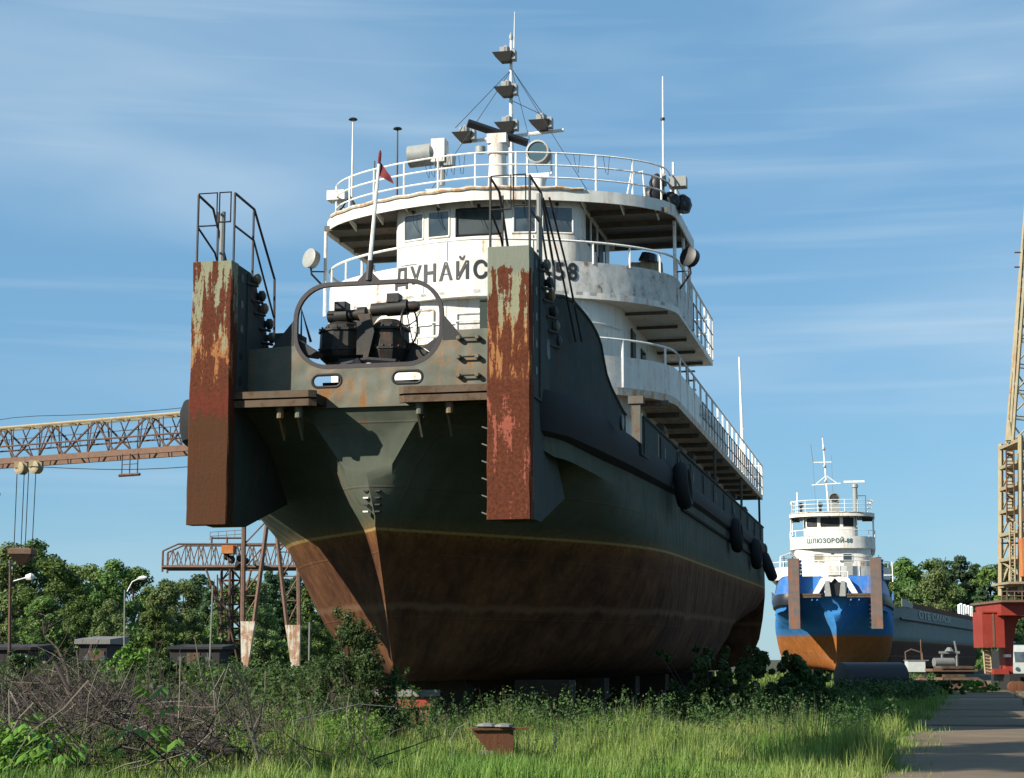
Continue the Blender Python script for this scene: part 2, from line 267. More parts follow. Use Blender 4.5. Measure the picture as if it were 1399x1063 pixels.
# ------------------------------------------------------------------ mesh helpers
class MB:
    def __init__(s): s.v = []; s.f = []
    def add(s, vs, fs):
        o = len(s.v); s.v += [tuple(p) for p in vs]; s.f += [tuple(i + o for i in f) for f in fs]; return s
    def box(s, x0, x1, y0, y1, z0, z1):
        return s.add([(x0, y0, z0), (x1, y0, z0), (x1, y1, z0), (x0, y1, z0), (x0, y0, z1), (x1, y0, z1), (x1, y1, z1), (x0, y1, z1)],
                     [(0, 3, 2, 1), (4, 5, 6, 7), (0, 1, 5, 4), (1, 2, 6, 5), (2, 3, 7, 6), (3, 0, 4, 7)])
    def prism(s, poly, a, b, axis='x'):
        n = len(poly)
        def P(u, v, t): return {'x': (t, u, v), 'y': (u, t, v), 'z': (u, v, t)}[axis]
        vs = [P(u, v, a) for u, v in poly] + [P(u, v, b) for u, v in poly]
        return s.add(vs, [tuple(range(n))[::-1], tuple(range(n, 2 * n))] + [(i, (i + 1) % n, n + (i + 1) % n, n + i) for i in range(n)])
    def tube(s, pts, r, n=6, r2=None, caps=True):
        pts = [Vector(p) for p in pts]; m = len(pts); rings = []
        prev = None
        for i, p in enumerate(pts):
            if i == 0: t = pts[1] - p
            elif i == m - 1: t = p - pts[i - 1]
            else: t = (pts[i + 1] - p).normalized() + (p - pts[i - 1]).normalized()
            if t.length < 1e-9: t = Vector((0, 0, 1))
            t.normalize()
            if prev is None:
                u = t.cross(Vector((0, 0, 1)));
                if u.length < 0.05: u = t.cross(Vector((0, 1, 0)))
            else: u = prev - t * prev.dot(t)
            u.normalize(); prev = u; w_ = t.cross(u)
            rr = r if r2 is None else r + (r2 - r) * i / (m - 1)
            rings.append([p + (u * math.cos(2 * PI * k / n) + w_ * math.sin(2 * PI * k / n)) * rr for k in range(n)])
        vs = [p for q in rings for p in q]; fs = []
        for i in range(m - 1):
            for k in range(n): fs.append((i * n + k, i * n + (k + 1) % n, (i + 1) * n + (k + 1) % n, (i + 1) * n + k))
        if caps: fs += [tuple(range(n))[::-1], tuple(range((m - 1) * n, m * n))]
        return s.add(vs, fs)
    def lathe(s, prof, c=(0, 0, 0), d=(0, 0, 1), n=16):
        d = Vector(d).normalized(); u = d.orthogonal().normalized(); w_ = d.cross(u); c = Vector(c)
        vs = []
        for (r, h) in prof:
            for k in range(n): vs.append(c + d * h + (u * math.cos(2 * PI * k / n) + w_ * math.sin(2 * PI * k / n)) * r)
        m = len(prof); fs = [(i * n + k, i * n + (k + 1) % n, (i + 1) * n + (k + 1) % n, (i + 1) * n + k) for i in range(m - 1) for k in range(n)]
        fs += [tuple(range(n))[::-1], tuple(range((m - 1) * n, m * n))]
        return s.add(vs, fs)
    def wall(s, path, z0, z1, th, closed=False):
        """vertical plate of thickness th along a plan path (x,y); z0,z1 numbers or functions of (x,y)"""
        n = len(path); P = [Vector((p[0], p[1])) for p in path]; out = []
        for i in range(n):
            a = P[i - 1] if (i > 0 or closed) else P[i]; b = P[(i + 1) % n] if (i < n - 1 or closed) else P[i]
            t = (b - a).normalized(); nn = Vector((-t.y, t.x)) * th; out.append(P[i] + nn)
        f0 = z0 if callable(z0) else (lambda x, y: z0); f1 = z1 if callable(z1) else (lambda x, y: z1)
        vs = []
        for p, q in zip(P, out):
            vs += [(p.x, p.y, f0(*p)), (p.x, p.y, f1(*p)), (q.x, q.y, f0(*p)), (q.x, q.y, f1(*p))]
        fs = []
        m = n if closed else n - 1
        for i in range(m):
            a = 4 * i; b = 4 * ((i + 1) % n)
            fs += [(a, b, b + 1, a + 1), (a + 2, a + 3, b + 3, b + 2), (a + 1, b + 1, b + 3, a + 3), (a, a + 2, b + 2, b)]
        if not closed:
            fs += [(0, 1, 3, 2), (4 * n - 4, 4 * n - 2, 4 * n - 1, 4 * n - 3)]
        return s.add(vs, fs)
    def build(s, name, mat, parent=None, smooth=False, **tags):
        me = D.meshes.new(name); me.from_pydata(s.v, [], s.f)
        me.materials.append(M[mat] if isinstance(mat, str) else mat)
        if smooth:
            me.polygons.foreach_set('use_smooth', [True] * len(me.polygons))
            me.set_sharp_from_angle(angle=R(40))
        bm = bmesh.new(); bm.from_mesh(me); bmesh.ops.recalc_face_normals(bm, faces=bm.faces); bm.to_mesh(me); bm.free()
        o = D.objects.new(name, me); COL.objects.link(o); o.parent = parent
        for k_, v_ in tags.items(): o[k_] = v_
        return o
def thing(name, label, cat, loc=(0, 0, 0), rz=0, group=None):
    o = D.objects.new(name, None); COL.objects.link(o); o.location = loc; o.rotation_euler = (0, 0, rz); o.empty_display_size = 0.3
    o['label'] = label; o['category'] = cat
    if group: o['group'] = group
    return o
def tag(o, label, cat, group=None):
    o['label'] = label; o['category'] = cat
    if group: o['group'] = group
    return o
def clone(root, **tags):
    r = root.copy(); COL.objects.link(r)
    for k_, v_ in tags.items(): r[k_] = v_
    for ch in list(root.children):
        c = ch.copy(); COL.objects.link(c); c.parent = r
        for g in ch.children:
            d = g.copy(); COL.objects.link(d); d.parent = c
    return r
def shape2d(name, outlines, y, th, mat, parent, axis='y', **tags):
    """flat plate with holes: outlines = list of closed 2D loops, first the outer one"""
    cu = D.curves.new(name + '_c', 'CURVE'); cu.dimensions = '2D'; cu.fill_mode = 'BOTH'; cu.extrude = th / 2
    for lp in outlines:
        sp = cu.splines.new('POLY'); sp.points.add(len(lp) - 1); sp.use_cyclic_u = True
        for p, q in zip(sp.points, lp): p.co = (q[0], q[1], 0, 1)
    t = D.objects.new('tmp', cu); me = D.meshes.new_from_object(t); D.objects.remove(t); D.curves.remove(cu)
    mt = Matrix.Rotation(PI / 2, 4, 'X'); me.transform(mt); me.transform(Matrix.Translation((0, y, 0)))
    me.name = name; me.materials.clear(); me.materials.append(M[mat])
    o = D.objects.new(name, me); COL.objects.link(o); o.parent = parent
    for k_, v_ in tags.items(): o[k_] = v_
    return o
def rrect(x0, x1, z0, z1, r, n=6, ccw=True):
    pts = []
    for cx, cz, a0 in ((x1 - r, z0 + r, -90), (x1 - r, z1 - r, 0), (x0 + r, z1 - r, 90), (x0 + r, z0 + r, 180)):
        for k in range(n + 1):
            a = R(a0 + 90 * k / n); pts.append((cx + r * math.cos(a), cz + r * math.sin(a)))
    return pts
FONT = None
def text(name, s, size, mapping, mat, parent, offset=0.012, thick=0.0, xscale=1.0, spacing=1.0):
    cu = D.curves.new(name + '_t', 'FONT'); cu.body = s; cu.size = size; cu.align_x = 'CENTER'; cu.offset = offset; cu.extrude = 0.002; cu.space_character = spacing
    cu.resolution_u = 3
    t = D.objects.new('tmp', cu); me = D.meshes.new_from_object(t); D.objects.remove(t); D.curves.remove(cu)
    bm = bmesh.new(); bm.from_mesh(me)
    bmesh.ops.subdivide_edges(bm, edges=[e for e in bm.edges if e.calc_length() > size * 0.3], cuts=3)
    for v in bm.verts: v.co = Vector(mapping(v.co.x * xscale, v.co.y, v.co.z))
    bm.to_mesh(me); bm.free()
    me.name = name; me.materials.clear(); me.materials.append(M[mat])
    o = D.objects.new(name, me); COL.objects.link(o); o.parent = parent
    return o
def resample(pts, n):
    d = [0]
    for a, b in zip(pts, pts[1:]): d.append(d[-1] + math.dist(a, b))
    out = []
    j = 0
    for i in range(n):
        t = d[-1] * i / (n - 1)
        while j < len(pts) - 2 and d[j + 1] < t: j += 1
        u = (t - d[j]) / max(1e-9, d[j + 1] - d[j]); out.append(tuple(a + (b - a) * u for a, b in zip(pts[j], pts[j + 1])))
    return out
def house(half, yf, yc, ya, xc=-0.5, n=1.5, m=0.5, k=15, ya_l=None):
    """plan outline: aft-left -> round the bowed front -> aft-right"""
    pts = []
    if ya_l is None: ya_l = ya
    for i in range(-k, k + 1):
        t = math.sin(PI / 2 * i / k)
        pts.append((xc + half * t, yc - (yc - yf) * max(0.0, 1 - abs(t) ** n) ** m))
    return [(xc - half, ya_l)] + pts + [(xc + half, ya)]
def sub_path(path, t0, t1, n=30):
    q = resample(path, 300); a = int(t0 * 299); b = int(t1 * 299)
    return resample(q[a:b + 1], n)
def along(path, step=None, count=None):
    L = sum(math.dist(a, b) for a, b in zip(path, path[1:]))
    c = count or max(2, int(round(L / step)) + 1)
    return resample(path, c)
def inset(path, d):
    P = [Vector(p) for p in path]; out = []
    for i in range(len(P)):
        a = P[max(0, i - 1)]; b = P[min(len(P) - 1, i + 1)]; t = (b - a).normalized()
        out.append((P[i].x - t.y * d, P[i].y + t.x * d))
    return out
def rail(parent, path, zbase, heights, step=1.0, r=0.022, mat='rail', name='guard_rail', stan=True, zf=None):
    g = zf or (lambda x, y: 0.0)
    mb = MB()
    for h in heights: mb.tube([(x, y, zbase + h + g(x, y)) for x, y in path], r, 5)
    o = mb.build(name, mat, parent, True)
    if stan:
        for x, y in along(path, step):
            MB().tube([(x, y, zbase + g(x, y)), (x, y, zbase + max(heights) + g(x, y))], r * 1.1, 5).build('stanchion', mat, o)
    return o

# ------------------------------------------------------------------ the pusher tugs
def deck_outline(off=0.0, yaft=41.0):
    """square pusher bow at deck level, x from the centre outwards for one side: list of (b, y)"""
    pts = [(0, 0.92), (0.8, 0.92), (1.6, 0.92), (2.4, 0.92), (2.95, 0.93), (3.15, 0.99), (3.32, 1.12), (3.44, 1.32), (3.54, 1.65),
           (3.68, 2.2), (3.94, 4.0), (4.2, 7.0), (4.36, 10.0), (4.5, 14)]
    return [(b + (off if b > 0.01 else 0), y) for b, y in pts]
def wl_outline(ys, B, L, p):
    pts = [(0.0, ys)]
    for i in range(1, 40):
        t = (i / 39) ** 1.3
        y = ys + L * t
        if y > 14: y = 14
        pts.append((B * (1 - (1 - min(1, (y - ys) / L) ** 1.25) ** p), y))
    if pts[-1][1] < 14: pts.append((B, 14))
    return pts
NS = 34
def hull_rows():
    rows = []   # (z, [(b,y)...])
    sq = resample(deck_outline(), NS)
    def wl(z): # interpolated waterline family
        K = [(1.75, 3.9, 2.6, 11.3, 2.0), (1.95, 3.2, 3.5, 12, 2.0), (2.25, 2.8, 3.95, 12.4, 2.05), (3.0, 2.3, 4.25, 12.3, 2.3), (3.8, 1.8, 4.4, 12.6, 2.7), (4.66, 1.27, 4.5, 12.9, 3.24), (5.3, 1.2, 4.52, 12.6, 3.8), (5.95, 1.1, 4.52, 12, 4.5)]
        for a, b in zip(K, K[1:]):
            if z <= b[0]:
                t = (z - a[0]) / (b[0] - a[0]); return [p + (q - p) * t for p, q in zip(a, b)][1:]
        return K[-1][1:]
    for z in (1.75, 1.85, 1.95, 2.1, 2.25, 2.6, 3.0, 3.4, 3.8, 4.2, 4.66, 4.9, 5.15, 5.4, 5.6, 5.75, 5.86, 5.95):
        wo = resample(wl_outline(*wl(z)), NS)
        if z <= 4.66: row = wo
        else:
            wgt = (5.95 - z) / 1.29; row = []
            for i in range(NS):
                sgl = math.sin(PI * min(1.0, (i / (NS - 1)) / 0.55)); ws = wgt ** (1 - 0.62 * sgl)
                row.append(tuple(q + (p - q) * ws for p, q in zip(wo[i], sq[i])))
        rows.append((z, row))
    rows.append((5.951, sq)); rows.append((6.2, sq)); rows.append((6.45, sq)); rows.append((6.75, sq)); rows.append((7.0, sq))
    return rows
def arch(z, b, y):
    if y > 4 or z <= 4.66 or z > 6.99: return 0.0
    sm = lambda t: (lambda u: u * u * (3 - 2 * u))(min(1, max(0, t)))
    S_ = sm((b - 0.45) / 0.85) * (1 - sm((b - 2.9) / 0.6)) * min(1, (4 - y) / 1.5)
    if z < 5.96: return (z - 4.66) / 1.29 * (0.92 * S_ - 0.25 * max(0, 1 - b / 0.9))
    return max(0.0, (7.0 - z) * 0.92 / 1.05) * S_
def rake(z, b, y):
    if z <= 4.66 or z >= 7.0 or y > 3.5: return 0.0
    d = 0.38 * min(1, (7.0 - z) / 0.8) - min(1, max(0, 5.95 - z) / 1.29) * 0.35
    t = min(1, max(0, (b - 1.1) / 1.6)); return max(0, d) * (1 - t * t * (3 - 2 * t))
def keelshift(z, b, y):
    u = min(1, max(0, (y - 1.2) / 4.0)); v_ = min(1, max(0, (z - 4.9) / 1.8)); return 0.3 * (1 - u * u * (3 - 2 * u)) * (1 - v_)
def sheer(y): return -0.28 * min(1, max(0, (y - 2.5) / 11.0)) ** 0.8

def build_tug(root, S):
    XC = -0.3
    main = S['main']
    W_, G, H = S['white'], S['green'], S['hull']
    # hull ---------------------------------------------------------------
    rows = hull_rows(); aft = [16, 20, 26, 32, 37, 41]
    mb = MB(); nr = len(rows); n1 = NS + len(aft)
    for sgn in (1, -1):
        vs = []
        for z, row in rows:
            for b, y in row:
                zz = z + (sheer(y) if z > 5.9 else (sheer(y) * (z - 4.66) / 1.29 if z > 4.66 else 0)) + arch(z, b, y); vs.append((XC + keelshift(z, b, y) + sgn * b, y + rake(zz, b, y), zz))
            bl = row[-1][0]
            for y in aft:
                k_ = 1.0
                if z < 4.4 and y > 30: k_ = 1 - (y - 30) / 11 * (0.85 * (4.4 - z) / 2.6)
                zz = z + (sheer(y) if z > 5.9 else (sheer(y) * (z - 4.66) / 1.29 if z > 4.66 else 0)); vs.append((XC + sgn * bl * k_, y, zz))
        fs = []
        for i in range(nr - 1):
            for j in range(n1 - 1):
                a = i * n1 + j; q = (a, a + 1, a + n1 + 1, a + n1)
                fs.append(q if sgn > 0 else q[::-1])
        # bottom cap strip to centreline handled by both halves' first row
        mb.add(vs, fs)
        base = [(XC + keelshift(1.75, b, y) + sgn * b, y, 1.75) for b, y in rows[0][1]] + [(XC + sgn * rows[0][1][-1][0], y, 1.75) for y in aft]
        cen = [(XC, p[1], 1.75) for p in base]
        mb.add(base + cen, [(j, j + 1, n1 + j + 1, n1 + j) for j in range(n1 - 1)])
        tr = [(XC + sgn * rows[i][1][-1][0], 41, rows[i][0] + (sheer(41) if rows[i][0] > 5.9 else 0)) for i in range(nr)]
        tc_ = [(XC, 41, p[2]) for p in tr]
        mb.add(tr + tc_, [(j, j + 1, nr + j + 1, nr + j) for j in range(nr - 1)])
    hull = mb.build('hull', H, root, True)
    sq = deck_outline()
    # welded plate seams and dents as real raised strakes
    full = [(XC - b, y) for b, y in sq[::-1]] + [(XC + b, y) for b, y in sq[1:]]
    dk = MB().prism([(XC - 4.45, 41)] + [(x, max(y, 2.4)) for x, y in inset(full, 0.1)] + [(XC + 4.45, 41)], 6.55, 6.62, 'z').build('main_deck', 'deck', root)
    # rubbing strake (left and right, leaving the bow plate free) ----------
    for sgn, nm in ((-1, 0), (1, 1)):
        side = [(XC + sgn * b, y) for b, y in sq if b >= 2.9] + [(XC + sgn * 4.5, y) for y in (20, 26, 32, 37, 41.05)]
        mb = MB(); prof = []
        m = len(side); vs = []
        for i, (x, y) in enumerate(side):
            a = Vector(side[max(0, i - 1)]); b = Vector(side[min(m - 1, i + 1)]); t = (b - a).normalized(); nn = Vector((t.y, -t.x)) * sgn
            hz = 0.78 - 0.40 * min(1, max(0, (y - 3) / 12)); z1 = 7.16 + sheer(y) * 1.5; z0 = z1 - hz
            dpt = 0.26 - 0.12 * min(1, max(0, (y - 3) / 12))
            for dx, zz in ((-0.03, z0 - 0.1), (dpt * 0.8, z0), (dpt, z0 + hz * 0.3), (dpt, z0 + hz * 0.75), (dpt * 0.75, z1), (-0.03, z1 + 0.02)):
                vs.append((x + nn.x * dx, y + nn.y * dx, zz))
        fs = [(i * 6 + j, i * 6 + j + 1, (i + 1) * 6 + j + 1, (i + 1) * 6 + j) for i in range(m - 1) for j in range(5)]
        fs += [tuple(range(6)), tuple(range((m - 1) * 6, m * 6))]
        MB().add(vs, fs).build('rubbing_strake', S['strake'], root, True)
        # lower half-round rail
        MB().tube([(x + sgn * 0.03, y, 6.33 + sheer(y) * 1.2) for x, y in side if y > 12], 0.06, 6).build('fender_rail', S['strake'], root, True)
    # platforms with timber fenders ------------------------------------------
    for x0, x1 in ((-2.5, -0.88), (0.72, 2.46)):
        pl = MB().box(x0, x1, 0.34, 0.95, 6.92, 7.10).build('bow_platform', S['strake'], root)
        for k_, (z0, z1, c) in enumerate(((7.02, 7.15, 0.0), (6.86, 6.99, 0.03))):
            mb = MB(); mb.prism([(x0 - .02, 0.20 + c), (x1 - 0.12, 0.20 + c), (x1, 0.29 + c), (x1, 0.345), (x0 - .02, 0.345)] if x0 < 0 else
                                [(x0 + 0.12, 0.20 + c), (x1 + .02, 0.20 + c), (x1 + .02, 0.345), (x0, 0.345), (x0, 0.29 + c)], z0, z1, 'z')
            mb.build('fender_timber', 'timber', pl)
        for xx in ((x0 + x1) / 2 - 0.05, x1 - 0.5 if x0 < 0 else x0 + 0.25):
            MB().prism([(0.45, 6.92), (0.95, 6.92), (0.95, 6.3)], xx, xx + 0.04, 'x').build('bracket', G, pl)
            MB().lathe([(0.07, 0), (0.07, 0.24)], (xx + 0.12, 0.42, 6.66), (0, 0, 1), 10).build('roller', G, pl)
    # bow plate with the big opening and fairleads ------------------------------
    if main:
        a = rrect(-1.5, 1.33, 7.72, 9.3, 0.62, 8)
        low = [p for p in a if p[1] <= 8.34]  # bottom half: starts lower right corner
        lower_right = [p for p in a[:9]]; lower_left = [p for p in a[27:36]]
        outer = [(-2.52, 6.9), (2.5, 6.9), (2.5, 8.32), (1.62, 8.30), (1.33, 8.48)] + lower_right[::-1] + lower_left[::-1] + [(-1.5, 8.45), (-1.75, 8.12), (-2.52, 8.08)]
        holes = [rrect(-1.15, -0.61, 7.32, 7.52, 0.098, 5), rrect(0.44, 0.98, 7.34, 7.54, 0.098, 5)]
        bp = shape2d('bow_bulwark', [outer] + holes, 0.93, 0.05, G, root)
        for x0, x1, dz in ((-1.15, -0.61, 0), (0.44, 0.98, 0.02)):
            q = rrect(x0 - .02, x1 + .02, 7.30 + dz, 7.54 + dz, 0.118, 5)
            mb = MB(); pts = [(p[0], 0.92, p[1]) for p in q]; mb.tube(pts + [pts[0], pts[1]], 0.032, 6, caps=False); fl = mb.build('fairlead', 'dark', bp, True)
        # rubbing seam lines, rungs with loops
        for i, z in enumerate((8.13, 7.77, 7.42)):
            for xx in (1.72, 2.08): MB().lathe([(0.05, 0), (0.05, 0.10), (0.03, 0.12)], (xx, 0.905, z), (0, -1, 0), 8).build('rung_bolt', G, bp)
            MB().tube([(1.72, 0.82, z), (2.08, 0.82, z)], 0.018, 5).build('rung', 'dark', bp)
        seam = MB(); seam.box(-2.4, 2.45, 0.895, 0.91, 8.04, 8.07) if False else None
        # the ring
        ring = MB(); pts = [(p[0], 0.93, p[1]) for p in rrect(-1.53, 1.36, 7.69, 9.29, 0.66, 10)]
        m = len(pts); vs = []
        for i, p in enumerate(pts):
            c = Vector((-0.085, 0.93, 8.49)); t = (Vector(pts[(i + 1) % m]) - Vector(pts[i - 1])).normalized(); nn = Vector((t.z, 0, -t.x))
            for u, d in ((-0.04, -0.03), (0.04, -0.03), (0.04, 0.06), (-0.04, 0.06)):
                q = Vector(p) + nn * u; vs.append((q.x, 0.93 + d, q.z))
        fs = [(i * 4 + j, i * 4 + (j + 1) % 4, ((i + 1) % m) * 4 + (j + 1) % 4, ((i + 1) % m) * 4 + j) for i in range(m) for j in range(4)]
        rg = ring.add(vs, fs).build('tow_frame', 'darkrail', root)
        for sx, xx in ((-1, -1.56), (1, 1.39)):
            MB().prism([(xx, 8.62), (xx + sx * 0.42, 8.12), (xx, 8.12)], 0.9, 0.96, 'y').build('gusset', 'black', rg)
            MB().prism([(xx, 8.0), (xx - sx * 0.0, 8.3), (xx + sx * -0.42, 8.02), (xx + sx * -0.30, 7.95)], 1.02, 1.5, 'y').build('gusset', 'black', rg)
        js = MB().tube([(-0.08, 0.93, 9.33), (-0.06, 0.95, 9.72)], 0.07, 8).add([(-0.3, 0.9, 9.33), (0.14, 0.9, 9.33), (-0.08, 0.9, 9.56), (-0.3, 0.96, 9.33), (0.14, 0.96, 9.33), (-0.08, 0.96, 9.56)],
                        [(0, 1, 2), (5, 4, 3), (0, 3, 4, 1), (1, 4, 5, 2), (2, 5, 3, 0)]).build('jackstaff_socket', 'darkrail', rg)
        js = MB().tube([(-0.07, 0.95, 9.65), (0.09, 0.95, 11.62)], 0.045, 8, 0.03).build('jackstaff', 'rail', root, True)
        MB().lathe([(0.028, 0), (0.034, 0.08), (0.03, 0.22), (0.01, 0.28)], (0.09, 0.95, 11.62), (0.08, 0, 1), 8).build('staff_tip', 'redflag', js, True)
        vs = []; nx = 7
        for i in range(nx):
            for j in range(4):
                u = i / (nx - 1); vs.append((0.1 + 0.23 * u + 0.02 * j * u, 0.95 + 0.03 * math.sin(6 * u + j), 11.68 - 0.32 * u - 0.10 * j * (1 - 0.5 * u)))
        MB().add(vs, [(i * 4 + j, i * 4 + j + 1, (i + 1) * 4 + j + 1, (i + 1) * 4 + j) for i in range(nx - 1) for j in range(3)]).build('flag', 'redflag', js, True)
    else:
        bp = shape2d('bow_bulwark', [[(-2.6, 6.9), (2.6, 6.9), (2.6, 8.4), (0.95, 8.4), (0.75, 7.2), (-0.75, 7.2), (-0.95, 8.4), (-2.6, 8.4)]], 0.93, 0.06, G, root)
        for sx in (-1, 1):
            arm = MB().prism([(-0.6, 8.3), (-0.25, 8.35), (0.45, 8.2), (0.95, 7.3), (1.15, 6.95), (0.75, 6.95), (0.5, 7.3), (0.15, 7.9), (-0.3, 7.95)], 0.3, 0.85, 'y')
            arm.v = [((p[0] + 0.55) * sx, p[1], p[2]) for p in arm.v]
            o = arm.build('coupling_arm', 'rail', root)
            a2 = MB().prism([(0.28, 6.95), (0.72, 6.95), (0.70, 8.0), (0.42, 8.05)], 0.15, 0.35, 'y'); a2.v = [((p[0]) * sx, p[1], p[2]) for p in a2.v]
            a2.build('coupling_plate', 'lamp', o)
        MB().box(-0.5, 0.5, 0.5, 1.6, 7.0, 8.1).build('coupling_winch', 'black', root)
        MB().lathe([(0.22, 0), (0.22, 0.9)], (-0.45, 0.9, 8.25), (1, 0, 0), 12).build('winch_drum', 'dark', root, True)
    # front wing bulwarks: curved from beside the posts round the shoulders ---------
    for sgn in (-1, 1):
        side = resample([(XC + sgn * b, y) for b, y in sq if b >= 2.35 and y < 9.5], 34)
        def top(x, y):
            K = [(0.92, 8.85), (1.3, 8.98), (2.4, 9.16), (3.0, 9.18), (3.7, 9.05), (4.4, 8.87), (4.83, 8.70), (5.05, 8.45), (5.2, 8.15), (5.7, 7.86), (6.7, 7.5), (8.9, 7.12), (12, 7.0)]
            if y <= 0.93: return 8.85
            for a, b in zip(K, K[1:]):
                if y <= b[0]: t = (y - a[0]) / (b[0] - a[0]); return a[1] + (b[1] - a[1]) * t
            return 7.0
        if not main:
            top = lambda x, y: 8.4 - 0.16 * max(0, y - 0.92)
        pth = side if sgn > 0 else side[::-1]
        bw = MB().wall(pth, lambda x, y: 6.7 + sheer(y), top, 0.05).build('side_bulwark', S['gside'], root, True)
        mb = MB().tube([(x, y, top(x, y) + 0.01) for x, y in pth], 0.035, 6).build('bulwark_cap', S['gside'] if main else G, bw, True)
        if main:
            MB().lathe([(0.16, 0), (0.16, 0.05), (0.12, 0.06)], (XC + sgn * 4.40, 5.0, 7.02), (sgn, 0, 0), 14).build('fairlead', 'black', bw, True)
        # aft bulwark: individual panels with freeing-port gaps
        y = 7.4; i = 0
        while y < 40.5:
            L = 3.1 if i % 2 else 2.7
            zt = 7.42 if i else 7.52
            pn = MB().box(XC + sgn * 4.47 - 0.02, XC + sgn * 4.47 + 0.02, y, min(41, y + L - 0.06), 6.62, zt).build('bulwark_panel', S['gside'], root)
            MB().box(XC + sgn * 4.50 - 0.02, XC + sgn * 4.50 + 0.02, y + 0.25, y + 0.33, 6.66, zt - 0.06).build('rib', S['gside'], pn)
            if i % 2: MB().box(XC + sgn * 4.496 - 0.004, XC + sgn * 4.496 + 0.004, y + 1.0, y + 1.12, 6.95, 7.2).build('freeing_port', 'black', pn)
            y += L; i += 1
        MB().tube([(XC + sgn * 4.49, 7.4, 7.5), (XC + sgn * 4.49, 41, 7.45)], 0.04, 6).build('bulwark_cap', S['gside'], root, True)
    # pusher posts -----------------------------------------------------------
    for px, pm in ((-2.88, S['postL']), (2.86, S['postR'])):
        x0, x1 = px - 0.40, px + 0.40
        po = MB()
        # front box with slightly battered edges
        nz = 16; vs = []
        rr = random.Random(int(px * 100))
        for i in range(nz + 1):
            z = 4.66 + (9.64 - 4.66) * i / nz; j = lambda: rr.uniform(-0.008, 0.008)
            vs += [(x0 + 0.02 + j(), 0.0 + j(), z), (x0 + j(), 0.02, z), (x0 + j(), 0.32, z), (x1, 0.32, z), (x1 + j(), 0.02, z), (x1 - 0.02 + j(), 0.0 + j(), z)]
        fs = [(i * 6 + k, i * 6 + (k + 1) % 6, (i + 1) * 6 + (k + 1) % 6, (i + 1) * 6 + k) for i in range(nz) for k in range(6)] + [tuple(range(6)), tuple(range(nz * 6, nz * 6 + 6))]
        post = po.add(vs, fs).build('pusher_post', pm, root)
        hx0, hx1 = x0 + 0.05, x1 + 0.005
        prof = [(0.32, 6.9), (0.32, 9.62), (0.95, 9.60), (1.25, 9.45), (1.45, 9.1), (1.75, 8.85), (1.95, 8.4), (2.25, 8.1), (2.25, 6.9)]
        hs = MB().prism(prof, hx0, hx1, 'x').build('post_housing', S['gside'], root)
        for z in (9.4, 8.89, 8.41, 7.91, 7.41):
            for xx, d in ((hx1, 1), (hx0, -1)):
                MB().lathe([(0.085, -0.05), (0.085, 0.006), (0.07, 0.008)], (xx, 0.52, z), (d, 0, 0), 12).build('bolt_hole', 'black', hs)
        for xx, d in ((hx1, 1), (hx0, -1)):
            MB().box(min(xx, xx + d * .03), max(xx, xx + d * .03), 0.76, 0.80, 6.95, 9.55).build('rib', S['gside'], hs)
            MB().lathe([(0.2, -0.02), (0.2, 0.006), (0.16, 0.008)], (xx, 1.65, 8.0), (d, 0, 0), 14).build('lightening_hole', 'black', hs)
        for i, (yy, zz) in enumerate(((1.08, 9.5), (1.35, 9.22), (1.5, 9.0), (1.8, 8.75), (1.95, 8.5), (2.15, 8.25))):
            MB().lathe([(0.07, -0.5), (0.07, 0.02), (0.11, 0.03), (0.11, 0.10), (0.05, 0.14)], (hx1 + 0.02, yy, zz), (1, 0, 0), 10).build('buffer_bolt', 'dark' if i % 2 else G, hs, True)
            MB().tube([(hx1 + 0.0, yy - 0.35, zz - 0.15), (hx1 + 0.12, yy - 0.05, zz - 0.15)], 0.03, 6).build('lug', 'dark', hs)
        lb = MB().prism([(0.32, 4.70), (1.05, 4.68), (3.4, 5.32), (2.6, 6.0), (1.0, 6.95), (0.32, 6.95)], x0 + 0.12, x1 - 0.03, 'x').build('lower_brace', S['gside'], root)
        if px > 0:
            for i in range(6): MB().tube([(x0 - 0.12, 0.12, 6.35 - i * 0.31), (x0 + 0.01, 0.12, 6.30 - i * 0.31)], 0.012, 5).build('foot_rung', 'grey', post)
        # guard rails above the post
        rm = 'darkrail' if px < 0 else 'dark'
        if main:
            for k_, xx in enumerate((x0 + 0.03, x1 - 0.03)):
                tops = [(xx, 0.12, 10.98), (xx, 1.15, 10.92), (xx, 2.35, 9.78), (xx, 2.4, 8.6)] if k_ else [(xx, 0.12, 10.98), (xx, 0.85, 10.9), (xx, 1.1, 10.6), (xx, 2.0, 9.5)]
                mids = [(xx, 0.12, 10.35), (xx, 1.15, 10.3), (xx, 2.35, 9.0)] if k_ else [(xx, 0.12, 10.35), (xx, 1.0, 10.05), (xx, 1.7, 9.3)]
                gr = MB().tube(tops, 0.026, 6).tube(mids, 0.022, 6).build('post_guard_rail', rm, root, True)
                MB().tube([(xx, 0.12, 9.62), (xx, 0.12, 10.98)], 0.024, 6).build('stanchion', rm, gr)
                MB().tube([(xx, 1.12, 9.4), (xx, 1.12, 10.9)], 0.024, 6).build('stanchion', rm, gr)
            for a_, b_, zz in ((x0 + 0.05, x0 + 0.42, 10.36), (x0 + 0.47, x1 - 0.1, 10.42)):
                MB().tube([(a_, 0.1, zz), (b_, 0.1, zz), (b_, 0.1, 11.0), (a_, 0.1, 11.0), (a_, 0.1, zz), (b_, 0.1, zz)], 0.018, 5).build('gate_frame', rm, root)
            ld = MB()
            xa = x0 + 0.2 if px < 0 else x1 - 0.02
            MB().tube([(xa, 0.95, 9.5), (xa, 0.95, 10.85)], 0.055, 8).build('lamp_pipe', 'grey', root, True)
